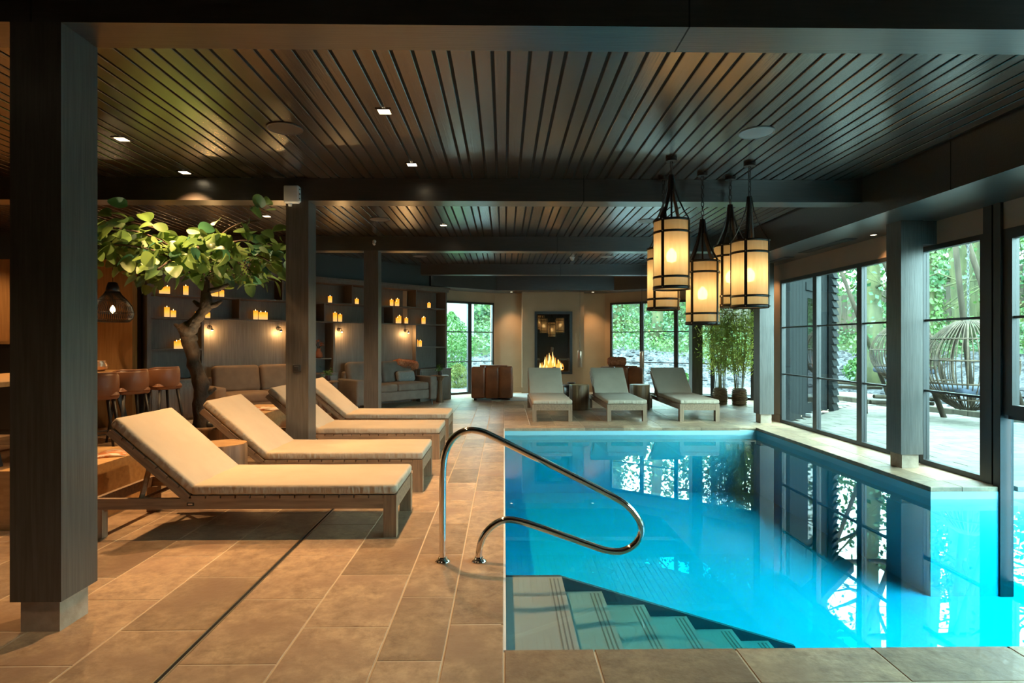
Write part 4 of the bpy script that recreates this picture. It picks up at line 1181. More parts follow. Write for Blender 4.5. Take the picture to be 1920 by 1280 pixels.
# ------------------------------------------------------------------ indoor tree in its planter
tree = empty('indoor_tree', (-3.30, 6.30, 0), 0, 'gnarled indoor tree with large round green leaves in a planter', 'tree')
MB().lathe([(.30, 0), (.34, .03), (.38, .46), (.40, .50), (.36, .50), (.35, .46)], 32).build('planter', M['stump'], tree, True)
MB().lathe([(.36, .455), (.001, .475)], 24, cap=False).build('soil', M['soil'], tree)
rr = random.Random(21)
TP = [(-.01, 0, .42), (-.05, .01, .72), (-.02, .0, .92), (-.10, .0, 1.15), (-.16, .02, 1.38), (-.17, .0, 1.53), (-.07, -.02, 1.63), (.02, .0, 1.78), (.01, .02, 2.0), (-.03, .0, 2.18), (-.06, 0, 2.36)]
TR = [.09, .066, .075, .066, .07, .098, .055, .056, .046, .042, .034]
Pp, Rr = [], []
for i in range(len(TP) - 1):
    for k in range(4):
        f = k / 4; a, b = Vector(TP[i]), Vector(TP[i + 1])
        Pp.append(a.lerp(b, f) + Vector((rr.uniform(-.008, .008), rr.uniform(-.008, .008), 0))); Rr.append((TR[i] * (1 - f) + TR[i + 1] * f) * rr.uniform(.86, 1.16))
MB().tube(Pp, Rr, 12).build('trunk', M['bark'], tree, True)
for k, (z, a, l) in enumerate(((.80, .4, .14), (.95, 2.6, .12), (1.52, 3.2, .13), (1.80, .2, .16), (1.78, 3.0, .15), (1.95, .1, .24), (2.05, 2.0, .16))):
    base = min(Pp, key=lambda p: abs(p.z - z)); d = Vector((math.cos(a), .4 * math.sin(a * 3), .25))
    MB().tube([base, base + d * l * .6, base + d * l + Vector((0, 0, .03))], [.034, .028, .016], 8).build('knot', M['bark'], tree, True)
tips = []
for k in range(17):
    a = 2 * math.pi * k / 17 + rr.uniform(-.15, .15); R_ = rr.uniform(.7, 1.05)
    ex, ey = 1.06 * math.cos(a) * R_ * (.86 if math.cos(a) > 0 else 1.08) - .06, .80 * math.sin(a) * R_
    z0 = rr.uniform(2.05, 2.34); z1 = 2.46 + rr.uniform(-.26, .36) - .14 * R_
    p0 = Vector((-.03, 0, z0)); p3 = Vector((ex, ey, z1)); p1 = p0.lerp(p3, .35) + Vector((0, 0, .16)); p2 = p0.lerp(p3, .7) + Vector((0, 0, .12))
    MB().tube(smooth_path([p0, p1, p2, p3], 2), .011, 6).build('branch', M['bark'], tree, True)
    for f in np.linspace(.25, 1.0, 8): tips.append(p0.lerp(p1, f * 2) if f < .5 else p1.lerp(p3, f * 1.2 - .2))
# round leaves, each its own part
def leaf_mesh(name, w, l, fold, droop, m):
    vs = []; fs = []; n = 7
    for i in range(n + 1):
        u = i / n; x = l * u
        half = w * .5 * math.sin(math.pi * min(1, u ** .8 * .96 + .02)) ** .62
        z = -droop * u * u
        for s in (-1, -.5, 0, .5, 1):
            vs.append((x, half * s, z + fold * abs(s) * half))
    for i in range(n):
        for k in range(4):
            a = i * 5 + k; fs.append((a, a + 1, a + 6, a + 5))
    o = MB().add(vs, fs)
    me = bpy.data.meshes.new(name); me.from_pydata(o.v, [], o.f); me.update()
    me.polygons.foreach_set('use_smooth', [True] * len(me.polygons)); me.materials.append(M[m])
    return me
LM = [leaf_mesh('leaf', .125, .16, .15, .03, 'leaf'), leaf_mesh('leaf', .14, .165, .3, .05, 'leaf'), leaf_mesh('leaf', .11, .15, .05, .02, 'leaf'),
      leaf_mesh('leaf', .12, .15, .2, .04, 'leafb'), leaf_mesh('leaf', .13, .16, .5, .06, 'leaf')]
n_leaf = 0
while n_leaf < 298:
    t = Vector(rr.choice(tips))
    p = t + Vector((rr.gauss(0, .10), rr.gauss(0, .12), rr.gauss(.02, .10)))
    if p.z > 2.9 or p.z < (1.86 if p.x > .25 else 2.06) or p.x > .84 or (p - t).length > .26: continue
    if -.2 < p.y < .22 and p.z > 2.6: continue
    me = LM[3] if rr.random() < .22 else rr.choice([LM[0], LM[1], LM[2], LM[4]])
    o = bpy.data.objects.new('leaf', me); link(o, tree)
    o.location = p
    out = Vector((p.x, p.y, 0)); az = math.atan2(out.y, out.x) + rr.gauss(0, .8)
    o.rotation_euler = (rr.gauss(0, .7), rr.gauss(.15, .55), az)
    sc = rr.uniform(.8, 1.25); o.scale = (sc, sc, sc)
    n_leaf += 1
xl = MB()
for k in range(300):
    t = Vector(rr.choice(tips)); p = t + Vector((rr.gauss(0, .11), rr.gauss(0, .12), rr.gauss(-.01, .11)))
    if p.z > 2.9 or p.z < 2.04 or p.x > .84 or (-.2 < p.y < .22 and p.z > 2.6): continue
    sc = rr.uniform(.6, 1.05); mt = Matrix.Translation(p) @ (Matrix.Rotation(math.atan2(p.y, p.x) + rr.gauss(0, .9), 4, 'Z') @ Matrix.Rotation(rr.gauss(.35, .6), 4, 'Y') @ Matrix.Rotation(rr.gauss(0, .8), 4, 'X')) @ Matrix.Scale(sc, 4)
    me = rr.choice(LM)
    xl.add([mt @ v.co for v in me.vertices], [tuple(q.vertices) for q in me.polygons])
o = xl.build('inner_leaves', M['leaf'], tree, True); o['kind'] = 'stuff'
sb = MB()
for k in range(420):
    c = Vector(rr.choice([(-.18, -.1, 2.24), (.30, -.05, 2.30), (.05, -.1, 2.15), (.42, 0, 2.22)])) + Vector((rr.gauss(0, .07), rr.gauss(0, .07), rr.gauss(0, .06)))
    sb.lathe([(.001, -.009), (.009, 0), (.001, .009)], 5, c, cap=False)
o = sb.build('seed_clusters', M['bark'], tree); o['kind'] = 'stuff'
ul = empty('planter_uplight', (-3.12, 6.08, .50), 0, 'small spotlight in the planter shining up into the tree crown', 'spotlight')
MB().lathe([(.03, -.03), (.035, .05), (.028, .05)], 16).build('housing', M['frame'], ul, True); MB().lathe([(.026, .046), (.001, .047)], 16, cap=False).build('lens', M['lens'], ul)
light('uplight_beam', 'SPOT', 130, (1, .82, .48), (0, 0, .07), ul, (math.pi, math.radians(4), 0), .03, math.radians(62), .6)

# ------------------------------------------------------------------ bar table, stools, pendant, coffee cabinet
bt = empty('bar_table', (-6.25, 7.55, 0), 0, 'tall oak bar table on black steel legs', 'table')
MB().tile(-.75, .75, -1.5, 1.5, .90, .955, .005).build('table_top', M['oak'], bt)
for sy in (-1, 1):
    for sx in (-1, 1): MB().tube([(sx * .38, sy * 1.1, .90), (sx * .60, sy * 1.1, 0)], .045, 4).build('leg', M['blackmetal'], bt)
    MB().box(-.45, .45, sy * 1.1 - .03, sy * 1.1 + .03, .86, .90).build('cross_bar', M['blackmetal'], bt)
def make_stool():
    s = empty('bar_stool'); s['category'] = 'stool'; s['group'] = 'tan leather bar stools'
    seg = 18; vs = []; fs = []
    prof = [(0, .70, .19), (1, .74, .215), (2, .86, .225), (3, .97, .22), (4, 1.0, .205)]
    for k in range(seg + 1):
        a = math.radians(-118 + 236 * k / seg)
        drop = .03 * max(0, abs(a) - 1.0)
        for _, z, r in prof:
            zz = z - (drop if z > .8 else 0)
            vs.append((r * math.cos(a), r * math.sin(a), zz)); vs.append(((r - .035) * math.cos(a), (r - .035) * math.sin(a), zz))
    m = len(prof) * 2
    for k in range(seg):
        a, b = k * m, (k + 1) * m
        for i in range(len(prof) - 1):
            fs.append((a + 2 * i, b + 2 * i, b + 2 * i + 2, a + 2 * i + 2)); fs.append((a + 2 * i + 1, a + 2 * i + 3, b + 2 * i + 3, b + 2 * i + 1))
        fs.append((a + m - 2, b + m - 2, b + m - 1, a + m - 1)); fs.append((a, a + 1, b + 1, b))
    for k in (0, seg):
        a = k * m
        for i in range(len(prof) - 1): fs.append((a + 2 * i, a + 2 * i + 1, a + 2 * i + 3, a + 2 * i + 2))
    bk = MB().add(vs, fs).build('back_shell', M['tan'], s, True)
    rim = [(.205 * math.cos(math.radians(-118 + 236 * k / 24)) * .94, .205 * math.sin(math.radians(-118 + 236 * k / 24)) * .94, 1.0 - .03 * max(0, abs(math.radians(-118 + 236 * k / 24)) - 1.0)) for k in range(25)]
    MB().tube(rim, .018, 8).build('piping', M['tan'], bk, True)
    rbox('seat', (.40, .40, .10), .05, M['tan'], s, (-.02, 0, .72), seg=4, puff=.01)
    for sx in (-1, 1):
        for sy in (-1, 1): MB().tube([(sx * .13, sy * .13, .68), (sx * .21, sy * .21, 0)], [.024, .015], 8).build('leg', M['blackmetal'], s, True)
    MB().tube([(.18, .18, .24), (-.18, .18, .24), (-.18, -.18, .24), (.18, -.18, .24)], .009, 6, closed=True).build('foot_ring', M['blackmetal'], s)
    return s
st0 = make_stool()
for i, (x, y, a, lab) in enumerate(((-5.12, 7.25, -.75, 'tan leather bar stool half hidden behind the big pillar'), (-5.22, 8.02, -.6, 'tan leather bar stool in the middle of the three'),
                                    (-5.22, 8.80, -.5, 'tan leather bar stool nearest the tree trunk'))):
    o = st0 if i == 0 else copy_tree(st0)
    o.location = (x, y, 0); o.rotation_euler = (0, 0, a); o['label'] = lab
ob = empty('bronze_bowl', (-6.02, 8.55, .955), 0, 'patterned bronze bowl with twigs on the bar table', 'bowl')
MB().lathe([(.05, 0), (.10, .04), (.11, .09), (.075, .15), (.08, .16), (.07, .16)], 24).build('bowl_body', M['copper'], ob, True)
wp = empty('wicker_pendant', (-5.98, 8.78, 1.70), 0, 'dark wicker pendant lamp glowing over the bar table', 'pendant lamp')
prof = [(.21, 0), (.262, .06), (.275, .14), (.25, .24), (.19, .33), (.12, .41), (.085, .47)]
wk = MB()
for k in range(64):
    a = 2 * math.pi * k / 64
    wk.tube([(r * math.cos(a + .25 * z), r * math.sin(a + .25 * z), z) for r, z in prof], .0042, 4)
o = wk.build('cane_weave', M['blackmetal'], wp); o['kind'] = 'stuff'
rg_ = MB()
for r, z in ((.21, 0), (.222, .012), (.236, .026), (.275, .14), (.19, .33)):
    rg_.tube([(r * math.cos(2 * math.pi * q / 32), r * math.sin(2 * math.pi * q / 32), z) for q in range(32)], .005, 5, closed=True)
o = rg_.build('cane_hoops', M['blackmetal'], wp); o['kind'] = 'stuff'
MB().lathe([(.095, .44), (.085, .52), (.06, .60), (.02, .61)], 24).build('cap', M['blackmetal'], wp, True)
MB().tube([(0, 0, .60), (0, 0, 1.46)], .004, 5).build('cord', M['frame'], wp)
MB().lathe([(.001, .13), (.03, .16), (.035, .19), (.012, .25)], 14).build('bulb', M['bulb'], wp, True)
light('wicker_glow', 'POINT', 26, (1, .62, .26), (0, 0, .18), wp, size=.035)
cc = empty('coffee_cabinet', (-8.3, 8.98, 0), 0, 'black coffee bar cabinet along the oak wall', 'cabinet')
MB().box(-1.0, 1.0, -.30, .34, 0, 1.36).build('carcass', M['blackmetal'], cc); MB().box(-1.02, 1.02, -.32, .34, 1.36, 1.40).build('cabinet_top', M['oak'], cc)
for k in range(3): MB().box(-.97 + k * .66, -.35 + k * .66, -.318, -.30, .08, 1.30).build('cabinet_door', M['blackmetal'], cc)
for i, (dx, n, lab) in enumerate(((.07, 3, 'stack of paper cups at the frame edge on the coffee cabinet'), (.26, 3, 'stack of paper cups next to the big pillar on the coffee cabinet'))):
    c = empty('cup_stack', (-8.3 + dx, 8.86, 1.40), 0, lab, 'cups', 'cup stacks on the coffee cabinet')
    for k in range(n): MB().lathe([(.04, k * .055), (.048, k * .055 + .085), (.044, k * .055 + .085)], 16).build('cup', M['cup'], c, True)
downlight(-8.3, 8.6, 'square downlight above the coffee cabinet', 3.17, 120)

# ------------------------------------------------------------------ bamboo in baskets
def bamboo(x, y, h, label, seed, rad=.145):
    b = empty('bamboo_basket', (x, y, 0), 0, label, 'plant', 'bamboo plants in willow baskets')
    rr = random.Random(seed)
    prof = []
    for k in range(13):
        z = .36 * k / 12; prof.append((rad * (.90 + .12 * math.sin(math.pi * min(1, z / .36))) + (.006 if k % 2 else -.004), z))
    MB().lathe(prof + [(rad * .82, .36), (rad * .80, .30)], 36).build('basket', M['basket'], b, True)
    for k in range(9):
        z = .02 + k * .038
        r = rad * (.90 + .12 * math.sin(math.pi * min(1, z / .36))) + .006
        MB().tube([((r + .004 * math.sin(9 * q * 2 * math.pi / 40)) * math.cos(2 * math.pi * q / 40), (r + .004 * math.sin(9 * q * 2 * math.pi / 40)) * math.sin(2 * math.pi * q / 40), z) for q in range(40)], .011, 6, closed=True).build('woven_band', M['basket'], b, True)
    cn = []; cm = MB()
    for k in range(17):
        a = rr.uniform(0, 6.28); r = rad * .75 * math.sqrt(rr.random()); hh = h * rr.uniform(.72, 1.0)
        lean = Vector((math.cos(a), math.sin(a), 0)) * rr.uniform(.05, .30)
        p0 = Vector((r * math.cos(a), r * math.sin(a), .28))
        pts = [p0 + lean * (f ** 1.6) + Vector((0, 0, (hh - .28) * f)) for f in np.linspace(0, 1, 7)]
        MB().tube(pts, [.007] * 4 + [.006, .005, .003], 5).build('cane', M['bamboo'], b)
        cn.append(pts)
    pts = []; nr = []; sz = []
    for k in range(2500):
        c = rr.choice(cn); f = 1 - rr.random() ** 1.3 * .72
        i = min(5, int(f * 6)); q = c[i].lerp(c[i + 1], f * 6 - i)
        off = Vector((rr.gauss(0, .13), rr.gauss(0, .13), rr.gauss(0, .07)))
        pts.append(q + off); nr.append((rr.gauss(0, 1), rr.gauss(0, 1), rr.gauss(0, .7))); sz.append(rr.uniform(.06, .12))
    leaf_mass('foliage', pts, nr, sz, M['bamleaf'], b, aspect=.22, seed=seed)['kind'] = 'stuff'
bamboo(4.86, 12.72, 2.25, 'bamboo in a grey willow basket closer to the fireplace', 3)
bamboo(5.22, 12.55, 2.4, 'bamboo in a grey willow basket closer to the pool pillar', 8, .15)

# ------------------------------------------------------------------ garden outside
ROOM = [(-9.8, -2.3), (4.95, -2.3), (4.95, 10.0), (7.45, 12.5), (2.95, 15.95), (-.4, 15.95), (-2.7, 14.4), (-6.4, 9.65), (-9.8, 9.65)]
def hills(x, y):
    dx = max(x - 9.9, 0, -11.5 - x); dy = max(y - 17.6, 0)
    D = math.hypot(dx, dy)
    h = -.10 + .34 * max(0, D - .6) - .012 * max(0, D - 3) ** 1.5
    h += .08 * math.sin(x * 1.3 + y * .4) * min(1, D / 3) + .06 * math.sin(y * 1.7 - x * .6) * min(1, D / 3)
    return D, min(h, 4.0)
def ground(name, keep, m, label):
    step = .5; xs_ = np.arange(-18, 34.01, step); ys_ = np.arange(-8, 40.01, step)
    vs = []; ids = {}; fs = []
    def vid(i, j):
        if (i, j) not in ids:
            x, y = xs_[i], ys_[j]; D, h = hills(x, y)
            if in_poly(x, y, ROOM): h = -.45
            if 3.6 < x < 9.9 and 2.2 < y < 6.0: h = -1.7
            if h == -.45 and -1 < x < 5 and 1.5 < y < 10: h = -1.7
            ids[(i, j)] = len(vs); vs.append((x, y, h))
        return ids[(i, j)]
    for i in range(len(xs_) - 1):
        for j in range(len(ys_) - 1):
            D, _ = hills(xs_[i] + .25, ys_[j] + .25)
            if keep(D, xs_[i], ys_[j]): fs.append((vid(i, j), vid(i + 1, j), vid(i + 1, j + 1), vid(i, j + 1)))
    o = MB().add(vs, fs).build(name, m, None, True)
    return tag(o, label, kind='structure')
edge = lambda x, y: 3.7 + .5 * math.sin(x * .9 + y * .5) + .35 * math.sin(y * 1.9 - x * 1.1)
ground('ground_gravel', lambda D, x, y: D < edge(x, y), M['gravel'], 'slate gravel garden ground')
ground('ground_ivy', lambda D, x, y: D >= edge(x, y), M['earth'], 'ivy covered garden bank')

# terrace of pavers
TERR = [(4.93, 5.62), (9.75, 5.62), (9.5, 9.5), (9.25, 10.8), (8.95, 11.9), (8.6, 13.2), (8.3, 14.7), (6.2, 14.4), (7.45, 12.6), (4.93, 10.1)]
ter = MB().prism(TERR, -.30, -.075).build('terrace', M['path']); tag(ter, 'paved terrace outside the pool side windows', kind='structure')
cache2 = {}
pv = []
yy = 5.64; r_ = 0
while yy < 14.4:
    xx = 4.95 - (.24 if r_ % 2 else 0)
    while xx < 9.8:
        a, b_ = max(xx, 4.95), xx + .48
        if b_ - a > .1 and all(in_poly(px_, py_, TERR) for px_, py_ in ((a + .01, yy + .01), (b_ - .01, yy + .01), (a + .01, yy + .22), (b_ - .01, yy + .22))):
            pv.append((a, b_, yy, yy + .235))
        xx += .48
    yy += .235; r_ += 1
pv.sort(key=lambda t: t[2] * .6 + t[0] * .4)
rest = MB()
for i, (a, b_, c, d) in enumerate(pv):
    if i < 290:
        k = round(b_ - a, 3)
        if k not in cache2:
            o = MB().tile(.004, k - .004, .004, .231, -.075, -.055, .004).build('paver', M['paving'], ter); cache2[k] = o.data
        else:
            o = link(bpy.data.objects.new('paver', cache2[k]), ter)
        o.location = (a, c, rnd.uniform(-.003, 0))
    else: rest.tile(a + .004, b_ - .004, c + .004, d - .004, -.075, -.055, .004)
if rest.v: o = rest.build('distant_pavers', M['paving'], ter); o['kind'] = 'stuff'
# kerb stones round the terrace and pale path beyond
kb = empty('terrace_kerb', (8.6, 12.2, -.08), 0, 'low brick kerb curving round the terrace edge', 'kerb')
kp = [Vector(p) for p in ((9.53, 9.2), (9.25, 10.8), (8.95, 11.9), (8.6, 13.2), (8.3, 14.7), (7.2, 15.4))]
for a, b_ in zip(kp[:-1], kp[1:]):
    L_ = (b_ - a).length; n = max(1, int(L_ / .24)); ang = math.atan2((b_ - a).y, (b_ - a).x)
    for k in range(n):
        c = a.lerp(b_, (k + .5) / n)
        MB().tile(-L_ / n / 2 + .005, L_ / n / 2 - .005, -.06, .06, 0, .12, .01).build('kerb_stone', M['fence'], kb, loc=(c.x - 8.6, c.y - 12.2, 0), rot=(0, 0, ang))
o = MB().prism([(8.7, 13.3), (8.98, 12.0), (11.0, 12.6), (10.2, 16), (8.2, 18.0), (-4.5, 18.0), (-4.5, 16.4), (2.9, 16.3), (6.6, 15.6), (8.4, 14.9)], -.2, -.06).build('path', M['path'])
tag(o, 'pale path running round the building', kind='structure')
# outdoor lane coping
b = MB(); b.box(4.95, 9.5, Y_LANE, Y_LANE + .25, -.05, 0); b.box(XE, XE + .25, Y_PF - .2, Y_LANE, -.05, 0); b.box(4.95, 9.5, Y_PF - .25, Y_PF, -.05, 0)
tag(b.build('path_lane_coping', M['path']), 'stone coping of the outdoor pool lane', kind='structure')
b = MB(); b.box(4.93, 9.75, -6, Y_PF - .25, -.3, -.06); tag(b.build('path_side', M['path']), 'paving beside the outdoor lane', kind='structure')

# stones, ivy and shrubs (uncountable cover)
rs = np.random.RandomState(3)
rk = MB()
cnt = 0
while cnt < 1500:
    x, y = rs.uniform(-6, 19), rs.uniform(6, 23)
    D, h = hills(x, y)
    if D < .05 or D > edge(x, y) + .3: continue
    s = rs.uniform(.03, .12) * (1.6 if rs.rand() < .06 else 1); a = rs.uniform(0, 6.28); c, sn = math.cos(a), math.sin(a)
    q = [(-1, -.7, 0), (.9, -.8, 0), (1, .6, 0), (-.8, .9, 0), (-.5, -.4, .7), (.6, -.3, .9), (.5, .4, .6), (-.4, .5, .8)]
    vs = [(x + s * (u * c - v * sn), y + s * (u * sn + v * c), h - .01 + s * w_ * .8) for u, v, w_ in q]
    rk.add(vs, [(0, 3, 2, 1), (4, 5, 6, 7), (0, 1, 5, 4), (1, 2, 6, 5), (2, 3, 7, 6), (3, 0, 4, 7)]); cnt += 1
tag(rk.build('slate_stones', M['rock']), 'broken slate stones strewn over the garden gravel', 'stones', kind='stuff')
def scatter(n, fn, seed, smin, smax, up=.8):
    rs_ = np.random.RandomState(seed); P_, N_, S_ = [], [], []
    while len(P_) < n:
        x, y = rs_.uniform(-8, 24), rs_.uniform(3, 30)
        D, h = hills(x, y)
        r = fn(D, x, y, rs_)
        if r is None: continue
        P_.append((x, y, h + r)); N_.append((rs_.normal(), rs_.normal() - .5, rs_.normal() + up)); S_.append(rs_.uniform(smin, smax))
    return P_, N_, S_
def iv(D, x, y, r): return r.exponential(.14) + .02 if D > edge(x, y) - .3 and D < 9.5 else None
tag(leaf_mass('ivy_cover', *scatter(24000, iv, 5, .07, .16), M['ivy']), 'glossy ivy covering the garden bank', 'ivy', kind='stuff')
def dry(D, x, y, r): return r.exponential(.25) if 5 < D < 10 and math.sin(x * .8 + 1) + math.sin(y * .7) > .3 else None
tag(leaf_mass('dry_undergrowth', *scatter(5000, dry, 6, .06, .22, .2), M['dryivy'], aspect=.3), 'straw coloured dry undergrowth on the bank', 'undergrowth', kind='stuff')
# green backdrop of shrubs and climbing ivy behind the bank
def hedge(D, x, y, r):
    if not 7.5 < D < 14: return None
    if math.sin(x * .55 + 2) + math.sin(y * .6 + x * .35) < -.75: return None
    return abs(r.normal()) * 1.9 + .1
tag(leaf_mass('woodland_undergrowth', *scatter(26000, hedge, 8, .12, .30, .3), M['ivy']), 'leafy woodland undergrowth behind the ivy bank', 'undergrowth', kind='stuff')

# woodland trees
def garden_tree(x, y, h, r, label, seed, ivy=900, crown=900, lean=0.0, leafm='ivy', ivytop=5.0):
    D, g = hills(x, y)
    t = empty('woodland_tree', (x, y, g - .15), 0, label, 'tree', 'woodland trees beyond the bank')
    rr = random.Random(seed); pts = [Vector((lean * z + .12 * math.sin(z * .7 + seed), .1 * math.sin(z * .5 + 2 * seed), z)) for z in np.linspace(0, h, 12)]
    MB().tube(pts, [r * (1.25 if i == 0 else 1) * (1 - .62 * i / 11) for i in range(12)], 10).build('trunk', M['trunk'], t, True)
    br = []
    for k in range(24):
        f = rr.uniform(.22, .98); i = min(10, int(f * 11)); p0 = pts[i]
        a = rr.uniform(0, 6.28); l = rr.uniform(1.0, 2.8) * (1.15 - f * .5)
        d = Vector((math.cos(a), math.sin(a), rr.uniform(-.1, .7)))
        q = [p0, p0 + d * l * .4 + Vector((0, 0, rr.uniform(-.1, .2))), p0 + d * l * .75 + Vector((rr.uniform(-.2, .2), rr.uniform(-.2, .2), rr.uniform(-.2, .3))), p0 + d * l + Vector((0, 0, rr.uniform(-.3, .4)))]
        MB().tube(q, [.05 * r / .25, .032 * r / .25, .02, .008], 5).build('branch', M['trunk'], t, True); br.append(q)
        for m_ in range(3):
            b0 = q[rr.choice((1, 2))]; e2 = b0 + Vector((rr.gauss(0, .5), rr.gauss(0, .5), rr.gauss(.15, .35)))
            br.append([b0, b0.lerp(e2, .4), b0.lerp(e2, .7), e2])
    tg = MB()
    for q in br[::1]:
        if (q[3] - q[0]).length < 1.4: tg.tube(q, [.014, .010, .008, .004], 4)
    o = tg.build('twigs', M['trunk'], t); o['kind'] = 'stuff'
    P_, N_, S_ = [], [], []
    for k in range(ivy):
        z = rr.random() ** .8 * ivytop; i = min(10, int(z / h * 11)); c = pts[i].lerp(pts[i + 1], z / h * 11 - i); a = rr.uniform(0, 6.28)
        n = Vector((math.cos(a), math.sin(a), rr.uniform(-.2, .5))); P_.append(c + n * (r * rr.uniform(1.0, 1.9) + .03)); N_.append(n + Vector((rr.gauss(0, .4), rr.gauss(0, .4), rr.gauss(0, .4)))); S_.append(rr.uniform(.09, .18))
    for k in range(crown // 2):
        q = rr.choice(br); p = q[2].lerp(q[3], rr.random()) + Vector((rr.gauss(0, .28), rr.gauss(0, .28), rr.gauss(0, .22)))
        P_.append(p); N_.append((rr.gauss(0, 1), rr.gauss(0, 1), rr.gauss(0, 1))); S_.append(rr.uniform(.10, .2))
    leaf_mass('foliage', P_, N_, S_, M[leafm], t, seed=seed)['kind'] = 'stuff'
GT = [(10.9, 16.9, 11, .34, 'thick mossy tree seen just beside the middle window pillar', 1, 350, 300, .02),
      (14.6, 18.0, 12, .34, 'pale mossy tree trunk in the narrow window, one of two close together', 2, 150, 350, .0),
      (15.9, 18.9, 12, .30, 'mossy tree trunk in the narrow window, farther one of the close pair', 3, 250, 350, .01),
      (12.3, 16.2, 9, .22, 'ivy wrapped tree in the narrow window next to the pillar', 4, 1500, 300, -.02),
      (14.4, 15.0, 10, .28, 'mossy tree in the window above the strip curtain', 5, 500, 500, .03),
      (13.4, 23.5, 11, .26, 'slender tree behind the garden fence', 6, 500, 700, .0),
      (6.2, 23.3, 11, .24, 'pale trunk seen behind the middle of the wide garden window', 7, 350, 500, .01),
      (4.9, 24.8, 10, .22, 'leafy evergreen seen at the fireplace end of the wide garden window', 8, 1300, 900, .0),
      (8.3, 24.5, 11, .26, 'tree behind the lanterns beyond the wide garden window', 9, 600, 800, .02),
      (10.4, 25.0, 11, .28, 'ivy tree behind the bamboo beyond the wide garden window', 10, 900, 800, -.01),
      (-2.4, 24.6, 10, .26, 'tree behind the small garden window, on its shelf side', 11, 700, 700, .0),
      (.2, 25.6, 11, .26, 'tree behind the small garden window, on its fireplace side', 12, 800, 700, .0),
      (18.5, 15.5, 12, .3, 'tall tree deep in the wood behind the egg chairs', 13, 500, 600, .0),
      (16.5, 11.5, 11, .3, 'tree beside the outdoor lane', 14, 500, 600, .0),
      (18.0, 21.8, 12, .3, 'tall tree at the back of the wood behind the fence', 15, 500, 700, .0)]
for g in GT: garden_tree(*g)

# garden fence, board by board
fe = empty('garden_fence', (9.0, 24.0, hills(9, 24)[1] - .2), math.atan2(-4.2, 11), 'weathered brown board fence half covered by ivy', 'fence')
for k in range(66):
    MB().box(k * .18, k * .18 + .165, -.012, .012, 0, 1.75 + .02 * ((k * 7) % 3)).build('fence_board', M['fence'], fe, loc=(0, 0, (hills(9 + k * .168, 24 - k * .064)[1] - hills(9, 24)[1])))
for z in (.4, 1.4): MB().box(0, 11.9, .012, .05, z, z + .08).build('fence_rail', M['fence'], fe)

# shrubs by the small garden window
def shrub(x, y, h, r, m, label, seed, n=2600, asp=.5, cone=True):
    D, g = hills(x, y); t = empty('garden_shrub', (x, y, g), 0, label, 'shrub', 'garden shrubs by the gravel')
    rr = random.Random(seed)
    MB().tube([(0, 0, -.05), (.02, 0, h * .4), (0, .02, h * .8)], [.03, .02, .008], 6).build('stem', M['trunk'], t)
    P_, N_, S_ = [], [], []
    for k in range(n):
        f = rr.random(); rad_ = r * ((1 - f) ** .7 if cone else math.sin(math.pi * min(.98, f * .9 + .08))) * rr.uniform(.5, 1.05); a = rr.uniform(0, 6.28)
        P_.append((rad_ * math.cos(a), rad_ * math.sin(a), .04 + f * h)); N_.append((math.cos(a) + rr.gauss(0, .6), math.sin(a) + rr.gauss(0, .6), rr.gauss(.3, .6))); S_.append(rr.uniform(.07, .17))
    leaf_mass('foliage', P_, N_, S_, M[m], t, aspect=asp, seed=seed)['kind'] = 'stuff'
shrub(-1.75, 18.9, 2.2, .8, 'shrub', 'bright green bushy shrub outside the small garden window', 1, 3200, .3, False)
shrub(-2.75, 20.3, 1.9, .7, 'shrub', 'green shrub farther up the bank beside the pale garden wall', 2, 2200, .3, False)
shrub(-1.45, 17.9, .75, .55, 'yshrub', 'yellow grassy tuft outside the small garden window', 3, 1200, .14, False)
shrub(5.5, 17.9, .55, .4, 'shrub', 'low green shrub outside the wide garden window behind the baskets', 4, 700, .5, False)
shrub(10.9, 17.4, .8, .4, 'shrub', 'small green shrub on the gravel beyond the kerb', 5, 700, .5, False)
shrub(11.6, 9.4, 1.4, .9, 'yshrub', 'yellow green bush behind the egg chair stand', 6, 2200, .5, False)
o = MB().box(-5.5, -1.2, 22.6, 22.8, .6, 3.0).build('wall_garden', M['path']); tag(o, 'pale garden wall behind the bushy shrub', kind='structure')

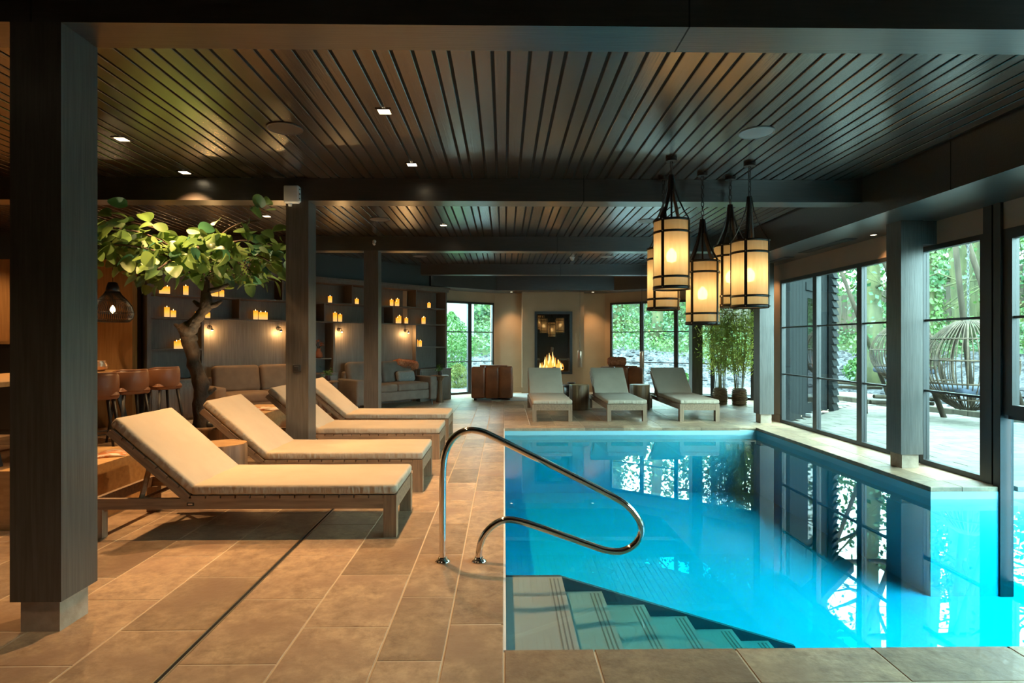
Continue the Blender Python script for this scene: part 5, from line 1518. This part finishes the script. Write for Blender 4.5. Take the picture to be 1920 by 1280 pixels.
# hanging egg chairs on pole stands
def egg_chair(x, y, zb, label, slabel, R=.70, Hh=1.56, open_a=0.35, topz=4.1):
    e = empty('egg_chair', (x, y, zb), 0, label, 'hanging chair', 'hanging cane egg chairs')
    def prof(f):       # radius at height fraction
        return R * math.sin(math.pi * (f * .94 + .03)) ** .62
    for k in range(40):
        a = open_a + math.radians(50) + (2 * math.pi - math.radians(100)) * k / 39
        thick = .017 if k % 6 == 0 else .009
        MB().tube([(prof(f) * math.cos(a), prof(f) * math.sin(a), Hh * f) for f in np.linspace(0.0, 1, 13)], thick, 6).build('cane_rib', M['rattan'], e, True)
    for f in (.12, .30, .56, .80):
        r = prof(f)
        MB().tube([(r * math.cos(open_a + math.radians(50 + 260 * q / 36)), r * math.sin(open_a + math.radians(50 + 260 * q / 36)), Hh * f) for q in range(37)], .018, 6).build('cane_hoop', M['rattan'], e, True)
    rim = [(prof(f) * math.cos(open_a + s * math.radians(50)), prof(f) * math.sin(open_a + s * math.radians(50)), Hh * f) for s, fr in ((-1, np.linspace(0, 1, 12)), (1, np.linspace(1, 0, 12))) for f in fr]
    MB().tube(rim, .024, 8).build('opening_rim', M['rattan'], e, True)
    rbox('seat_pad', (.95, .95, .14), .06, M['navy'], e, (0, 0, .34), seg=3)
    ch = MB(); z0 = Hh; n = int((topz - zb - z0) / .07)
    for k in range(n):
        c = z0 + .07 * (k + .5)
        ch.tube([((.018 * math.cos(a), 0, c + .045 * math.sin(a)) if k % 2 else (0, .018 * math.cos(a), c + .045 * math.sin(a))) for a in np.linspace(0, 2 * math.pi, 10, endpoint=False)], .005, 5, closed=True)
    ch.build('chain', M['chain'], e)
    s = empty('swing_stand', (x, y, -.08), 0, slabel, 'stand', 'pole stands of the egg chairs')
    MB().tube([(-1.6, .8, topz), (.7, .8, topz)], .06, 8).build('top_pole', M['pole'], s)
    MB().tube([(0, .8, topz), (0, 0, topz - .02)], .05, 8).build('hanger_pole', M['pole'], s)
    for p0, p1 in (((-1.45, .8, topz + .2), (.2, .8, 0)), ((.35, .8, topz + .2), (1.78, .8, 0)), ((-1.45, .85, topz + .2), (-.95, 1.4, 0)), ((.35, .85, topz + .2), (1.02, 1.1, 0))):
        MB().tube([p0, p1], .05, 8).build('leg_pole', M['pole'], s, True)
    MB().tube([(-1.1, .9, .42), (.1, .9, .36)], .04, 8).build('brace_pole', M['pole'], s); MB().tube([(-1.1, 1.0, .30), (.1, .95, .27)], .04, 8).build('brace_pole', M['pole'], s)
egg_chair(8.25, 10.0, .20, 'grey cane egg chair hanging in view of the narrow window', 'wooden pole stand of the egg chair in the narrow window')
egg_chair(9.72, 13.7, .36, 'grey cane egg chair half hidden by the middle window pillar', 'wooden pole stand of the egg chair behind the pillar', Hh=1.5)

# dark cladding of the alcove seen through the pool side window
cl = empty('wall_cladding', (X_WIN + .145, 10.06, -.05), math.radians(45), 'black board cladding of the alcove outside', kind='structure')
MB().box(-.18, 3.1, .0, .015, 0, 3.1).build('backing_panel', M['clad'], cl)
MB().box(-.22, -.02, .0, .02, 0, 2.5).build('cladding_board', M['clad'], cl, rot=(0, 0, math.radians(45)))
for k in range(7): MB().box(k * .175, k * .175 + .168, -.03, .0, 0, 3.1).build('cladding_board', M['clad'], cl)
for k in range(3): MB().box(2.12 + k * .17, 2.12 + k * .17 + .163, -.03, 0, 0, 3.1).build('cladding_board', M['clad'], cl)
for k in range(20):
    z = k * .155
    MB().add([(2.64, -.16, z), (3.02, -.16, z), (3.02, -.05, z), (2.64, -.05, z), (2.64, -.10, z + .165), (3.02, -.10, z + .165), (3.02, -.05, z + .165), (2.64, -.05, z + .165)],
             [(0, 3, 2, 1), (4, 5, 6, 7), (0, 1, 5, 4), (1, 2, 6, 5), (2, 3, 7, 6), (3, 0, 4, 7)]).build('clapboard', M['clad'], cl)
dr_ = empty('door_1', (X_WIN + .17 + S2 * 1.24, 10.10 + S2 * 1.24, -.05), math.radians(45), 'dark glazed door of the alcove seen through the window', kind='structure')
MB().box(0, .86, -.02, .0, .06, 2.45).build('door_leaf', M['clad'], dr_)
MB().box(.12, .74, -.028, -.02, .25, 2.3).build('door_pane', M['darkglass'], dr_)
MB().box(-.02, .88, -.12, .0, 0, .05).build('door_sill', M['path'], dr_); MB().box(-.04, .90, -.05, 0, 2.45, 2.6).build('door_lintel', M['clad'], dr_)
for z in (.75, 1.5, 1.95): MB().tube([(.78, -.05, z), (.78, -.05, z + .3)], .012, 8).build('door_handle', M['steel'], dr_)
